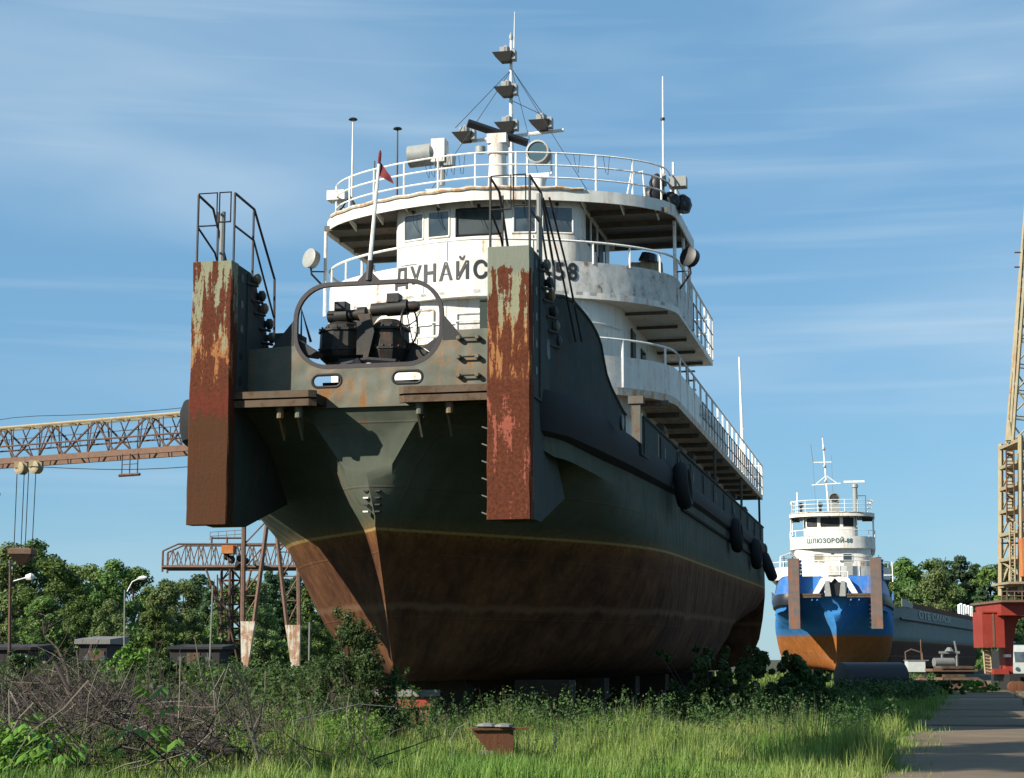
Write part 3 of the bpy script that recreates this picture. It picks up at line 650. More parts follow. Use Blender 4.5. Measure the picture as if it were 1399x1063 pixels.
    if main:
        # sloping ladder rails aft of the right post, boxes on deck by the left post
        for dx in (0, 0.12): MB().tube([(3.32 + dx, 0.9, 10.75), (3.45 + dx, 2.0, 9.6), (3.56 + dx, 2.9, 8.35)], 0.022, 6).build('sloping_rail', 'darkrail', root, True)
        MB().box(-2.2, -1.75, 1.6, 2.2, 7.6, 8.52).build('deck_box', S['gside'], root)
        MB().tube([(-1.62, 1.5, 8.0), (-1.62, 1.5, 8.95), (-1.42, 1.5, 8.3)], 0.028, 6).build('hook_bar', 'darkrail', root)
        # coupling winch seen through the ring
        cw = MB()
        for x0, x1, tz in ((-1.42, -0.52, 8.76), (-0.42, 0.32, 8.86)):
            cx = (x0 + x1) / 2; rx = (x1 - x0) / 2
            prof = [(0.35, 7.95), (rx + 0.02, 8.06), (rx + 0.05, 8.14), (rx + 0.03, 8.55), (rx * 0.86, 8.70), (rx * 0.55, 8.80)]
            cw.lathe([(r_, z - 8) for r_, z in prof], (cx, 2.2, 8.0), (0, 0, 1), 10)
        cw.box(-0.56, -0.36, 1.72, 2.6, 8.05, 8.72)
        win = cw.build('coupling_winch', 'winch', root)
        for cx_, rx_, z_ in ((-0.97, 0.49, 8.56), (-0.05, 0.41, 8.56), (-0.97, 0.50, 8.16), (-0.05, 0.42, 8.16)):
            MB().lathe([(rx_, 0), (rx_ + 0.025, 0.01), (rx_ + 0.025, 0.05), (rx_, 0.06)], (cx_, 2.2, z_), (0, 0, 1), 10).build('drum_flange', 'dark', win)
            for q_ in range(9):
                a_ = PI + PI * q_ / 8; MB().lathe([(0.022, 0), (0.022, 0.03)], (cx_ + (rx_ - 0.01) * math.cos(a_), 2.2 + (rx_ - 0.01) * math.sin(a_), z_ + 0.06), (0, 0, 1), 6).build('bolt', 'rust', win)
        MB().prism([(-0.55, 8.85), (-0.3, 8.85), (-0.2, 8.5), (-0.32, 7.98), (-0.42, 7.98), (-0.38, 8.5)], 1.70, 1.80, 'y').build('front_rib', 'winch', win)
        MB().lathe([(0.07, 0), (0.12, 0.02), (0.12, 0.16), (0.15, 0.17), (0.15, 0.42), (0.11, 0.43), (0.11, 0.62), (0.15, 0.63), (0.15, 0.80), (0.05, 0.82)], (-1.25, 2.0, 8.88), (1, 0, 0.03), 12).build('shaft', 'winch', win, True)
        MB().lathe([(0.08, 0), (0.13, 0.02), (0.13, 0.32), (0.155, 0.33), (0.155, 0.75), (0.11, 0.76), (0.11, 0.9), (0.08, 0.98)], (-0.36, 2.0, 8.98), (1, 0, 0.04), 12).build('shaft', 'winch', win, True)
        for xx, zz in ((-0.95, 9.03), (0.12, 9.15)): MB().box(xx - 0.12, xx + 0.12, 1.85, 2.15, zz - 0.05, zz + 0.12).build('shaft_block', 'black', win)
        wh = MB(); pts = [(0.42 + 0.10 * math.cos(a), 2.0 + 0.25 * math.cos(a), 8.65 + 0.37 * math.sin(a)) for a in [2 * PI * i / 24 for i in range(25)]]
        wh.tube(pts, 0.018, 6, caps=False)
        wh.tube([(0.3, 2.05, 8.65), (0.42, 2.0, 8.65)], 0.02, 6)
        for a in (0.4, 2.0, 3.6, 5.2): wh.tube([(0.42, 2.0, 8.65), (0.42 + 0.10 * math.cos(a), 2.0 + 0.25 * math.cos(a), 8.65 + 0.37 * math.sin(a))], 0.012, 5)
        wh.build('hand_wheel', 'black', win, True)
        MB().prism([(0.2, 7.9), (1.0, 7.6), (1.05, 7.85), (0.9, 8.05), (0.45, 8.35), (0.2, 8.3)], 2.2, 2.7, 'y').build('gear_guard', 'winch', win)
        MB().box(-1.3, 0.9, 1.9, 2.6, 7.0, 7.55).box(-0.95, -0.6, 1.8, 2.0, 7.5, 8.0).build('winch_base', 'black', win)
        MB().tube([(-1.1, 1.6, 7.78), (-0.3, 1.6, 7.92), (0.3, 1.55, 7.85)], 0.06, 6).tube([(-0.5, 1.5, 7.9), (-0.2, 1.45, 7.45)], 0.09, 6).build('chain_arm', 'black', win)
    # main deckhouse ---------------------------------------------------------
    hw = house(3.55, 11.9, 13.0, 39.5, -0.4, 4, 0.5)
    dh = MB().wall(hw, 6.6, 8.66, 0.05).build('deckhouse_wall', W_, root, True)
    for sx in (-1, 1):
        X = -0.4 + sx * 3.55
        for i, y in enumerate((15, 18.2, 21.5, 25, 28.5, 32, 35.5)):
            if i in (1, 4): 
                dr = MB().box(X - 0.03, X + 0.03, y, y + 0.75, 6.7, 8.45).build('door', 'under', root)
                MB().box(X + sx * 0.03 - 0.015, X + sx * 0.03 + 0.03, y + 0.6, y + 0.66, 7.5, 7.62).build('handle', 'dark', dr)
            else:
                pf = MB().lathe([(0.24, 0), (0.24, 0.04), (0.18, 0.05)], (X, y, 7.85), (sx, 0, 0), 16).build('porthole_rim', 'dark', root, True)
                MB().lathe([(0.17, 0.0), (0.17, 0.055)], (X, y, 7.85), (sx, 0, 0), 16).build('pane', 'glass', pf)
        # pipes and beams under the overhang
        for i in range(13):
            y = 13.2 + i * 2.25
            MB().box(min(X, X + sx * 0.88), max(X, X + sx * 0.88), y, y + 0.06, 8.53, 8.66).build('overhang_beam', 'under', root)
            if i % 3 == 1: MB().lathe([(0.13, 0), (0.13, 0.6)], (X + sx * 0.3, y + 0.3, 8.3), (0, 1, 0), 10).build('ventilator', 'under', root, True)
            if i % 3 == 2: MB().tube([(X, y + 0.5, 8.05), (X + sx * 0.55, y + 0.5, 8.05), (X + sx * 0.62, y + 0.5, 7.9)], 0.055, 8).build('overflow_pipe', 'under', root, True)
        MB().tube([(X + sx * 0.18, 12.6, 8.25), (X + sx * 0.18, 38, 8.25)], 0.045, 6).build('side_pipe', 'under', root, True)
        # front pillars under the boat deck
        MB().box(-0.4 + sx * 3.75 - 0.11, -0.4 + sx * 3.75 + 0.11, 12.2, 12.35, 6.6, 8.45).box(-0.4 + sx * 3.75 - 0.19, -0.4 + sx * 3.75 + 0.19, 12.15, 12.4, 8.45, 8.64).build('deck_pillar', 'under', root)
        for y in (24, 33, 41.0): MB().tube([(-0.4 + sx * 4.45, y, 7.45), (-0.4 + sx * 4.45, y, 8.66)], 0.045, 6).build('deck_pillar', 'darkrail' if y > 40 else 'under', root, True)
    # boat deck ---------------------------------------------------------------
    bd = house(4.62, 10.45, 14.3, 42.0)
    dz = S.get('dz', 0)
    slab = MB().prism(bd, 8.66, 8.84, 'z').build('boat_deck', S['edge'], root)
    bwp = sub_path(bd, 0.0, 1.0, 220)
    bw_pts = [p for p in bwp if p[1] < 27.5]
    def btop(x, y): return 9.62 if y < 26.2 else 9.62 - (y - 26.2) * 0.55
    MB().wall(bw_pts, 8.845, btop, 0.035).build('boat_deck_bulwark', S['white2'], root, True)
    rail(root, [p for p in bwp], 8.85, (1.20,), 1.6, 0.03, 'rail', 'boat_deck_handrail')
    rail(root, [p for p in bwp if p[1] > 20 and p[0] > 0], 8.85, (0.30, 0.75), 0.8, 0.02, S['sterrail'], 'guard_rail')
    rail(root, [p for p in bwp if p[1] > 20 and p[0] < 0], 8.85, (0.30, 0.75), 0.8, 0.02, 'rail', 'guard_rail')
    rail(root, [(x, 41.9) for x in (-5, -3, -1, 1, 3, 4.1)], 8.85, (0.3, 0.75, 1.2), 0.9, 0.03, 'rail', 'guard_rail')
    # cabin --------------------------------------------------------------------
    cb = house(3.3, 10.92, 13.2, 21.5, -0.4, 2.6, 0.5) if main else house(2.95, 11.5, 12.8, 21.5, -0.25, 3.2, 0.5)
    cab = MB().wall(cb, 8.84, 11.02, 0.05).build('cabin_wall', W_, root, True)
    def fy(path, x):
        for a, b in zip(path, path[1:]):
            if a[0] <= x <= b[0] and b[0] > a[0]: return a[1] + (b[1] - a[1]) * (x - a[0]) / (b[0] - a[0])
        return path[len(path) // 2][1]
    def fwindow(path, x0, x1, z0, z1, name, fmat, gmat='glass', rad=0.06, parent=root, proud=0.03):
        ya, yb = fy(path, x0) , fy(path, x1)
        q = rrect(0, 1, z0, z1, 0.0001, 1); fo = MB()
        n_ = 5; u = rrect(x0, x1, z0, z1, rad, n_)
        def Y(x, d): return ya + (yb - ya) * (x - x0) / (x1 - x0) - d
        pts = [(x, Y(x, proud), z) for x, z in u]
        fo.tube(pts + [pts[0], pts[1]], 0.028, 6, caps=False)
        f_ = fo.build(name, fmat, parent, True)
        g = MB(); c = len(u)
        g.add([(x, Y(x, proud - 0.012), z) for x, z in u] + [(x, Y(x, proud - 0.03), z) for x, z in u], [tuple(range(c)), tuple(range(c, 2 * c))[::-1]] + [(i, (i + 1) % c, c + (i + 1) % c, c + i) for i in range(c)])
        g.build('pane', gmat, f_)
        return f_
    if main:
        fwindow(cb, -2.42, -1.52, 9.93, 10.80, 'window_frame', 'white_edge', 'white_worn', 0.05)
        for x0, x1 in ((-0.9, -0.2), (0.9, 1.6)):
            fwindow(cb, x0, x1, 10.05, 10.65, 'window_frame', W_, 'white_worn', 0.05)
    else:
        fwindow(cb, -1.65, -0.95, 9.95, 10.6, 'window_frame', W_, 'canvas', 0.08)
        fwindow(cb, 0.55, 1.25, 9.95, 10.6, 'window_frame', W_, 'glass', 0.08)
        MB().box(0.6, 1.25, 10.76, 10.84, 8.9, 9.9).build('cabin_door', 'lamp', root)
        MB().box(-0.35, -0.1, 10.8, 10.9, 10.5, 10.62).build('vent_cover', 'dark', root)
    for x in (-1.2, 0.1, 1.6) if main else (-1.9, 1.7):
        MB().box(x - 0.012, x + 0.012, fy(cb, x) - 0.014, fy(cb, x) + 0.01, 8.9, 11.0).build('seam_strip', W_, cab)
    for z in (10.45,): 
        MB().tube([(x, y - 0.04, z) for x, y in inset([p for p in cb if p[1] < 13], -0.05)], 0.016, 5).build('grab_rail', 'rail', cab)
    for sx in (-1, 1):
        X = (-0.4 + sx * 3.3) if main else (-0.25 + sx * 2.95)
        MB().box(X - 0.03, X + 0.035, 14.4, 15.15, 8.9, 10.75).build('door', 'under', root)
        MB().tube([(X + sx * 0.1, 14.0, 10.7), (X + sx * 0.12, 14.0, 9.4), (X + sx * 0.06, 14.3, 9.2)], 0.02, 5).build('door_handrail', 'dark', root)
        for y in (16.2, 18.4):
            f_ = MB().box(X - 0.03, X + 0.03, y, y + 0.8, 9.85, 10.55).build('side_window', 'dark', root)
            MB().box(X + sx * 0.035 - 0.008, X + sx * 0.035 + 0.008, y + 0.06, y + 0.74, 9.9, 10.5).build('pane', 'glass', f_)
        MB().box(-0.5 + sx * 3.2 - 0.05, -0.5 + sx * 3.2 + 0.05, 22.4, 22.5, 8.85, 11.02).build('deck_pillar', 'dark', root)
        for dy in (0, 0.45): MB().tube([(-0.5 + sx * 3.9, 23.2 + dy, 8.85), (-0.5 + sx * 3.9, 22.3 + dy, 11.1)], 0.025, 5).build('stair_rail', 'darkrail', root)
        for k_ in range(8): MB().box(-0.5 + sx * 3.9 - 0.25, -0.5 + sx * 3.9 + 0.25, 23.1 - k_ * 0.1, 23.3 - k_ * 0.1, 9.0 + k_ * 0.27, 9.03 + k_ * 0.27).build('stair_tread', 'dark', root)
    # wheelhouse deck -----------------------------------------------------------
    wd = house(4.72, 10.6, 14.2, 22.3) if main else house(3.3, 11.0, 13.4, 22.3, -0.25, 2.2)
    wslab = MB().prism(wd, 11.02, 11.18, 'z').build('wheelhouse_deck', W_, root)
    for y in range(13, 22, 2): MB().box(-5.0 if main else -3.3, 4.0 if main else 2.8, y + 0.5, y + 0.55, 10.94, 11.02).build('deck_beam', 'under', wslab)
    wp = sub_path(wd, 0, 1, 160)
    nb = 26
    fr = [p for p in wp if p[1] < 17.3]
    nb_parts = [fr[i:i + len(fr) // 5 + 1] for i in range(0, len(fr) - 2, len(fr) // 5)]
    for i, seg in enumerate(nb_parts):
        if len(seg) > 1:
            xm = sum(p[0] for p in seg) / len(seg)
            MB().wall(seg, 11.10 if main else 11.18, 11.95, 0.03).build('bridge_bulwark_panel', 'white_worn' if (xm > 2.2 and main) else W_, root, True)
    arc0 = [p for p in wp if p[1] < 15]
    hr = rail(root, wp, 11.18, (1.27,), 1.05, 0.032, 'rail', 'bridge_handrail', stan=False)
    for x, y in along(wp, 1.05):
        if abs(x + 0.4) > 2.35: MB().tube([(x, y, 11.9 if y < 17 else 11.2), (x, y, 12.45)], 0.026, 5).build('stanchion', 'rail', hr)
    rail(root, [p for p in wp if p[1] > 17.2 and p[0] > 0], 11.18, (0.35, 0.8), 0.9, 0.02, S['sterrail'], 'guard_rail')
    rail(root, [p for p in wp if p[1] > 17.2 and p[0] < 0], 11.18, (0.35, 0.8), 0.9, 0.02, 'rail', 'guard_rail')
    rail(root, [(x, 22.25) for x in ((-5.1, -3, -1, 1, 3, 4.15) if main else (-3.5, -1, 1, 3.0))], 11.18, (0.35, 0.8, 1.27), 0.9, 0.022, 'rail', 'guard_rail')
    # name on the curved bulwark
    arc = [p for p in wp if p[1] < 15]
    def arc_map(xc, zc, d=0.014, path=arc):
        L = [0]
        for a, b in zip(path, path[1:]): L.append(L[-1] + math.dist(a, b))
        i0 = min(range(len(path)), key=lambda i: abs(path[i][0] - xc))
        def f(u, v, w_):
            s_ = L[i0] + (xc - path[i0][0]) + u; j = 0
            while j < len(L) - 2 and L[j + 1] < s_: j += 1
            t = (s_ - L[j]) / (L[j + 1] - L[j]); p = Vector(path[j]); q = Vector(path[j + 1]); tt = (q - p).normalized(); r_ = p + (q - p) * t + Vector((tt.y, -tt.x)) * (d + w_)
            return (r_.x, r_.y, zc + v)
        return f
    name_ = text('name_lettering', S['name'], S['nsize'], arc_map(S['nx'], S['nz']), S['nmat'], root, offset=0.016, xscale=S['nxs'], spacing=S['nsp'])
    if main:
        # stern-quarter name on the right boat deck rail panel (faded)
        text('faded_lettering', 'ДУНАЙСКИЙ', 0.42, lambda u, v, w_: (4.134, 21.5 + u, 9.12 + v), 'lamp', root, offset=0.0, xscale=1.6)
    # wheelhouse ------------------------------------------------------------------
    who = house(2.42, 11.38, 12.1, 16.2, -0.38, 2.0, 0.5) if main else house(2.05, 11.9, 12.5, 16.2, -0.38, 2.4, 0.5)
    WB = MB().wall(who, 11.18, 12.72, 0.05).build('wheelhouse_wall', W_, root, True)
    MB().wall(who, 13.46, 13.62, 0.05).build('wheelhouse_header', W_, root, True)
    MB().wall([(p[0], p[1]) for p in inset(who, 0.30)], 12.72, 13.46, 0.04).build('wheelhouse_interior', 'black', root)
    if main: wins = [(-2.52, -1.96, 0.03), (-1.82, -1.24, 0.03), (-1.05, 0.14, 0.10), (0.42, 0.98, 0.03), (1.14, 1.86, 0.03)]
    else: wins = [(-2.15, -1.4, 0.1), (-1.1, 0.34, 0.12), (0.64, 1.39, 0.1)]
    for x0, x1, rd in wins:
        fwindow(who, x0, x1, 12.76, 13.44, 'window_frame', 'black' if rd > 0.05 else W_, 'glass' if main else 'black', rd, proud=0.0)
    edges = [who[1][0]] + [e for w0 in wins for e in (w0[0], w0[1])] + [who[-2][0]]
    for a, b in zip(edges[::2], edges[1::2]):
        seg = [p for p in resample(who[1:-1], 80) if a - 0.02 <= p[0] <= b + 0.02]
        if len(seg) > 1: MB().wall(seg, 12.719, 13.461, 0.05).build('window_mullion', W_, root, True)
    for sx in (-1, 1):
        X = -0.38 + sx * (2.42 if main else 2.05)
        for y0, y1 in ((12.1, 12.5), (13.25, 13.4), (14.2, 14.4), (15.6, 16.2)):
            MB().box(X - 0.025, X + 0.025, y0, y1, 12.72, 13.46).build('window_mullion', W_, root)
        for y0, y1 in ((12.5, 13.25), (13.4, 14.2), (14.4, 15.6)):
            MB().box(X - 0.01, X + 0.01, y0, y1, 12.72, 13.46).build('side_pane', 'glass', root)
        MB().box(X + sx * 0.03 - 0.01, X + sx * 0.03 + 0.015, 14.42, 15.1, 11.25, 13.2).build('wheelhouse_door', 'dark', root)
    MB().box(-2.8 if main else -2.42, 2.04 if main else 1.66, 16.15, 16.2, 11.18, 13.62).build('wheelhouse_back_wall', W_, root)
    MB().prism(inset(who, 0.04), 12.70, 12.73, 'z').build('wheelhouse_sill', W_, root)
    for x0, x1, rd in wins:
        xm = (x0 + x1) / 2; y = fy(who, xm) - 0.06
        MB().tube([(xm, y, 13.47), (xm + 0.02, y - 0.01, 13.2), (xm + 0.14, y, 12.95)], 0.009, 4).box(xm - 0.04, xm + 0.04, y - 0.02, y + 0.03, 13.45, 13.52).build('wiper', 'black', root)
    if main:
        for x in (-2.0, 0.3, 1.25):
            y = fy(cb, x) - 0.05; MB().tube([(x, y, 8.9), (x, y, 10.7), (x + 0.15, y, 10.85)], 0.018, 5).box(x - 0.06, x + 0.06, y - 0.03, y + 0.05, 10.25, 10.4).build('conduit', 'white_worn', cab)
        for x in (-1.75, 0.35, 1.5):
            y = fy(arc0, x) - 0.02; MB().box(x - 0.008, x + 0.008, y, y + 0.03, 11.2, 11.94).build('weld_seam', 'white_worn', root)
        for x in (-1.3, -0.2, 0.9):
            y = fy(who, x) - 0.02; MB().box(x - 0.008, x + 0.008, y, y + 0.03, 11.3, 12.7).build('weld_seam', 'white_worn', root)
    # roof ---------------------------------------------------------------------
    rf = house(4.74, 10.9, 13.9, 17.6) if main else house(3.3, 11.2, 13.4, 17.6, -0.25, 2.6)
    rp = resample(rf, 200)
    mb = MB().prism(inset(rf, 0.05), 13.62, 13.80, 'z')
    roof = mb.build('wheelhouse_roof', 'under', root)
    fa = [p for p in rp]
    MB().wall(fa, 13.52, 13.82, 0.04).build('roof_fascia', W_, root, True)
    cf = [p for p in rp if p[1] < 12.9 and p[0] < 2.2]
    MB().tube([(x, y - 0.02, 13.83 + 0.012 * math.sin(9 * x)) for x, y in cf], 0.045, 6).build('roof_edge_trim', 'white_edge', root, True)
    for x in ([-4.2, -3.3, -2.4, -1.5, -0.6, 0.3, 1.2, 2.1, 3.0, 3.8] if main else [-2.4, -0.3, 1.8]):
        y = fy(rf, x)
        MB().prism([(y + 0.06, 13.61), (y + 0.06, 13.55), (y + 0.75, 13.42), (y + 0.75, 13.61)], x - 0.015, x + 0.015, 'x').build('roof_bracket', W_, roof)
    for y in (13, 14.3, 15.6, 16.9):
        MB().box(-5.1 if main else -3.4, -2.85, y, y + 0.05, 13.48, 13.62).build('roof_beam', 'under', roof); MB().box(2.1, 4.1 if main else 2.9, y, y + 0.05, 13.48, 13.62).build('roof_beam', 'under', roof)
    for x, y in (((-5.12, 13.2), (-5.1, 16.4), (4.12, 14.2), (4.12, 16.1), (4.12, 17.4), (-5.1, 17.5)) if main else ((-3.45, 13.6), (2.95, 13.6), (-3.45, 17.4), (2.95, 17.4))):
        MB().tube([(x, y, 11.2), (x, y, 13.55)], 0.045, 8).build('roof_pillar', 'rail', root, True)
    rr_ = inset([p for p in rp if p[1] < 16.5], 0.22)
    rail(root, rr_, 13.82, (0.34, 0.66, 0.98), 1.0, 0.023, 'rail', 'roof_rail')
    # mast -----------------------------------------------------------------------
    if main:
        mx0, my = -0.42, 15.0
        ms = MB().tube([(mx0, my, 13.8), (mx0 - 0.02, my, 17.0)], 0.085, 10, 0.06).tube([(mx0 - 0.02, my, 17.0), (mx0 - 0.02, my, 19.15)], 0.055, 8, 0.035).tube([(mx0 + 0.06, my, 18.9), (mx0 + 0.08, my, 19.95)], 0.018, 6, 0.008).build('signal_mast', 'rail', root, True)
        MB().tube([(mx0 - 1.45, my, 16.30), (mx0 + 1.45, my, 16.46)], 0.05, 6).build('yard', 'rail', ms, True)
        MB().lathe([(0.05, 0), (0.06, 0.1), (0.02, 0.2)], (mx0 - 0.02, my, 19.15), (0, 0, 1), 8).build('top_light', 'lamp', ms, True)
        for dx, zz in ((-0.14, 18.62), (-0.1, 17.63), (-0.08, 16.62), (-1.28, 16.42), (0.88, 16.62)):
            sd = MB(); c = Vector((mx0 + dx, my - 0.18, zz))
            # inverted hopper-shaped screen with a box lantern on top
            vs = [(-.34, -.2, .08), (.24, -.2, .08), (.24, .22, .08), (-.34, .22, .08), (-.12, -.1, -.17), (.14, -.1, -.17), (.14, .14, -.17), (-.12, .14, -.17)]
            sd.add([tuple(c + Vector(q)) for q in vs], [(0, 1, 5, 4), (1, 2, 6, 5), (2, 3, 7, 6), (3, 0, 4, 7), (4, 5, 6, 7), (3, 2, 1, 0)])
            o = sd.build('lamp_screen', 'dark', ms)
            MB().lathe([(0.11, 0.08), (0.11, 0.24), (0.05, 0.3)], tuple(c + Vector((0.02, 0.0, 0))), (0, 0, 1), 10).box(c.x - 0.14, c.x + 0.0, c.y - 0.12, c.y + 0.12, c.z + 0.08, c.z + 0.24).box(c.x + 0.17, c.x + 0.29, c.y - 0.1, c.y + 0.16, c.z - 0.12, c.z + 0.16).build('lantern', 'lamp', o)
        for a, b in (((mx0, my, 18.3), (mx0 - 1.5, my - 0.4, 16.6)), ((mx0, my, 18.3), (mx0 - 2.3, my - 1.6, 13.9)), ((mx0, my, 18.3), (mx0 + 1.1, my, 16.6)), ((mx0, my, 18.3), (mx0 + 2.6, my - 1.5, 13.9)), ((mx0, my, 17.4), (mx0 + 1.1, my, 16.8)), ((mx0, my, 18.3), (mx0 + 0.9, my + 1.2, 13.9))):
            MB().tube([a, b], 0.009, 4).build('stay_wire', 'dark', ms)
        # radar column and scanner
        rc = MB().lathe([(0.36, 0), (0.28, 0.25), (0.22, 1.5), (0.27, 1.52), (0.27, 1.78)], (-0.40, 13.2, 13.82), (0, 0, 1), 14).build('radar_column', W_, root, True)
        MB().box(-0.64, -0.12, 12.95, 13.45, 15.60, 15.86).build('radar_gearbox', W_, rc)
        sc_ = MB().tube([(-1.12, 12.8, 16.14), (0.34, 13.5, 15.70)], 0.11, 6).lathe([(0.14, 0), (0.1, 0.1)], (-0.38, 13.2, 15.86), (0, 0, 1), 10).build('radar_scanner', 'black', rc)
        # searchlights on the roof
        def searchlight(x, y, z, d, r_, L, body, name='searchlight'):
            d = Vector(d).normalized()
            b = MB().lathe([(r_ * 0.55, -L), (r_ * 0.95, -L * 0.8), (r_, 0.0), (r_ * 1.08, 0.01), (r_ * 1.08, 0.06), (r_ * 0.92, 0.065), (r_ * 0.88, 0.0)], (x, y, z), d, 20).build(name, body, root, True)
            MB().lathe([(r_ * 0.86, 0.02), (r_ * 0.86, 0.03)], (x, y, z), d, 20).build('lens', 'lens', b)
            return b
        s1 = searchlight(0.74, 12.9, 15.26, (-0.1, -1, 0.0), 0.29, 0.45, 'lamp')
        MB().box(0.46, 1.02, 13.0, 13.14, 14.6, 14.72).tube([(0.42, 13.1, 14.7), (0.42, 13.1, 15.25)], 0.03, 6).tube([(1.06, 13.1, 14.7), (1.06, 13.1, 15.25)], 0.03, 6).lathe([(0.16, 0), (0.12, 0.4), (0.2, 0.8)], (0.74, 13.1, 13.82), (0, 0, 1), 10).build('yoke', 'rail', s1, True)
        s2 = MB().lathe([(0.29, 0), (0.29, 0.62), (0.22, 0.7)], (-2.62, 12.5, 15.22), (1, 0, 0.06), 18).build('searchlight', 'lamp', root, True)
        MB().box(-1.98, -1.62, 12.3, 12.75, 15.0, 15.62).build('lamp_housing', W_, s2)
        MB().box(-1.66, -1.42, 12.35, 12.7, 14.9, 15.2).lathe([(0.07, 0), (0.07, 0.6)], (-1.72, 12.5, 14.4), (0, 0, 1), 8).build('bracket', 'lamp', s2)
        MB().box(-2.15, -1.45, 12.4, 12.8, 13.82, 14.3).build('lamp_pedestal', W_, s2)
        MB().lathe([(0.1, 0), (0.24, 0.35)], (-1.0, 12.6, 14.05), (0.1, -1, 0.05), 14).build('horn', 'lamp', root, True)
        MB().lathe([(0.13, 0), (0.13, 0.16)], (-0.42, 11.35, 14.86), (0, 0, 1), 10).build('rail_lamp', 'lamp', root, True)
        # wing lamps, left and right
        for X, Y, Z, sx in ((-5.42, 12.9, 12.72, -1), (4.58, 13.6, 12.42, 1)):
            lp = MB().lathe([(0.10, -0.22), (0.24, -0.12), (0.26, 0.02), (0.27, 0.08), (0.2, 0.1)], (X, Y, Z), (-0.5, -0.8, 0.15), 16).build('wing_lamp', 'lamp' if sx < 0 else 'black', root, True)
            MB().tube([(X, Y, Z - 0.25), (X + 0.02, Y, Z - 0.42), (X - sx * 0.3, Y + 0.3, Z - 0.75)], 0.03, 6).tube([(X, Y, Z - 0.35), (X - sx * 0.35, Y + 0.1, Z - 0.35)], 0.02, 5).build('bracket', 'darkrail', lp)
        # antennas
        for X, Z0, Z1, mm, cap in ((-4.63, 13.8, 16.80, 'rail', 1), (-3.36, 13.8, 16.45, 'darkrail', 1), (-4.0, 13.8, 15.6, 'darkrail', 0), (3.88, 13.9, 17.4, 'rail', 0)):
            an = MB().tube([(X, 13.9, Z0), (X + (0.03 if X > 0 else 0), 13.9, Z1)], 0.035, 7, 0.02).build('whip_antenna', mm, root, True)
            if cap: MB().lathe([(0.13, 0), (0.10, 0.04), (0.02, 0.06)], (X, 13.9, Z1), (0, 0, 1), 8).build('antenna_cap', 'black', an)
            else:
                MB().lathe([(0.06, 0), (0.06, 0.06)], (X + 0.01, 13.9, Z0 + (Z1 - Z0) * 0.66), (0, 0, 1), 8).build('antenna_cap', 'dark', an)
        MB().tube([(4.15, 13.9, 13.8), (4.15, 13.9, 15.05)], 0.03, 6).build('short_pole', 'rail', root)
        MB().box(4.05, 4.5, 13.7, 14.05, 14.35, 14.62).lathe([(0.14, 0), (0.14, 0.3)], (3.85, 13.8, 14.4), (0, -0.6, 1), 10).build('loudspeaker', 'lamp', root)
        MB().box(-5.15, -4.65, 13.3, 13.7, 14.42, 14.68).build('side_light_box', 'rail', root)
        MB().tube([(-4.9, 13.2, 13.82), (-4.5, 13.3, 14.5), (-4.2, 13.4, 13.9)], 0.05, 6).lathe([(0.2, 0), (0.2, 0.4)], (-4.6, 13.7, 13.85), (0, -1, 0.2), 12).build('side_light', 'dark', root)
        mb = MB()   # black tarpaulin heap at the right corner of the roof
        pts = []
        for (x, y, z, r_) in ((3.65, 13.6, 14.1, 0.28), (3.75, 13.55, 14.4, 0.2), (4.05, 13.9, 13.98, 0.32), (4.35, 14.1, 13.95, 0.26)):
            mb.lathe([(r_ * 0.8, -0.2), (r_, 0), (r_ * 0.75, 0.18), (r_ * 0.2, 0.27)], (x, y, z), (0.1, 0, 1), 9)
        mb.build('tarpaulin_bundle', 'black', root, True)
        MB().tube([(3.0, 13.2, 13.85), (3.15, 13.2, 14.6), (3.45, 13.2, 14.65), (3.5, 13.2, 13.85)], 0.03, 6).build('ladder_hoop', 'rail', root)
        # life raft bag on the right bridge wing
        rb = MB(); 
        for i in range(6): rb.lathe([(0.12, 0), (0.15, 0.1), (0.13, 0.5), (0.1, 0.55)], (3.0 + 0.13 * i, 14.3 + 0.03 * (i % 2), 11.95), (0, 0, 1), 8)
        o = rb.build('canvas_bundle', 'canvas', root, True); MB().lathe([(0.26, 0), (0.2, 0.22)], (3.4, 14.25, 12.5), (0.2, 0, 1), 9).build('canvas_flap', 'black', o)
        # hanging cables on the roof rail
        for i, x in enumerate((-1.9, -1.75, -1.6, -1.4, -1.2, -0.95, 1.9, 2.6)):
            y = fy(rf, x) + 0.25
            MB().tube([(x, y, 14.8), (x + 0.05, y + 0.05, 14.45 - 0.06 * (i % 3)), (x + 0.12, y, 14.3), (x + 0.16, y, 14.78)], 0.008, 4).build('cable_loop', 'pipe', root)
        # small lamp bracket on the cabin front with its shade
        cy = fy(arc, 0.2)
        MB().lathe([(0.1, 0), (0.1, 0.18), (0.05, 0.2)], (0.55, 10.55, 10.82), (0, 0, 1), 10).tube([(0.55, 10.55, 10.9), (0.55, 10.95, 10.9)], 0.03, 6).tube([(0.4, 10.55, 10.98), (0.2, 10.55, 11.0)], 0.03, 6).build('front_lamp', 'lamp', root, True)
        # stern mast
        MB().tube([(3.55, 40, 8.85), (3.45, 40, 14.3)], 0.09, 8, 0.03).tube([(3.2, 40, 8.85), (3.54, 40, 11.4)], 0.05, 6).build('stern_mast', 'rail', root, True)
        # bow draught marks and hull fittings
        for i in range(4):
            z = 5.34 - 0.13 * i; y = 1.26
            for dx, mt in ((-0.13, 'rail'), (0.10, 'letter')): MB().box(-0.05 + dx - 0.05, -0.05 + dx + 0.05, y - 0.05, y + 0.12, z - 0.014, z + 0.014).build('draught_mark', mt if i % 2 else 'letter', root)
    else:
        mx0, my = -0.45, 13.5
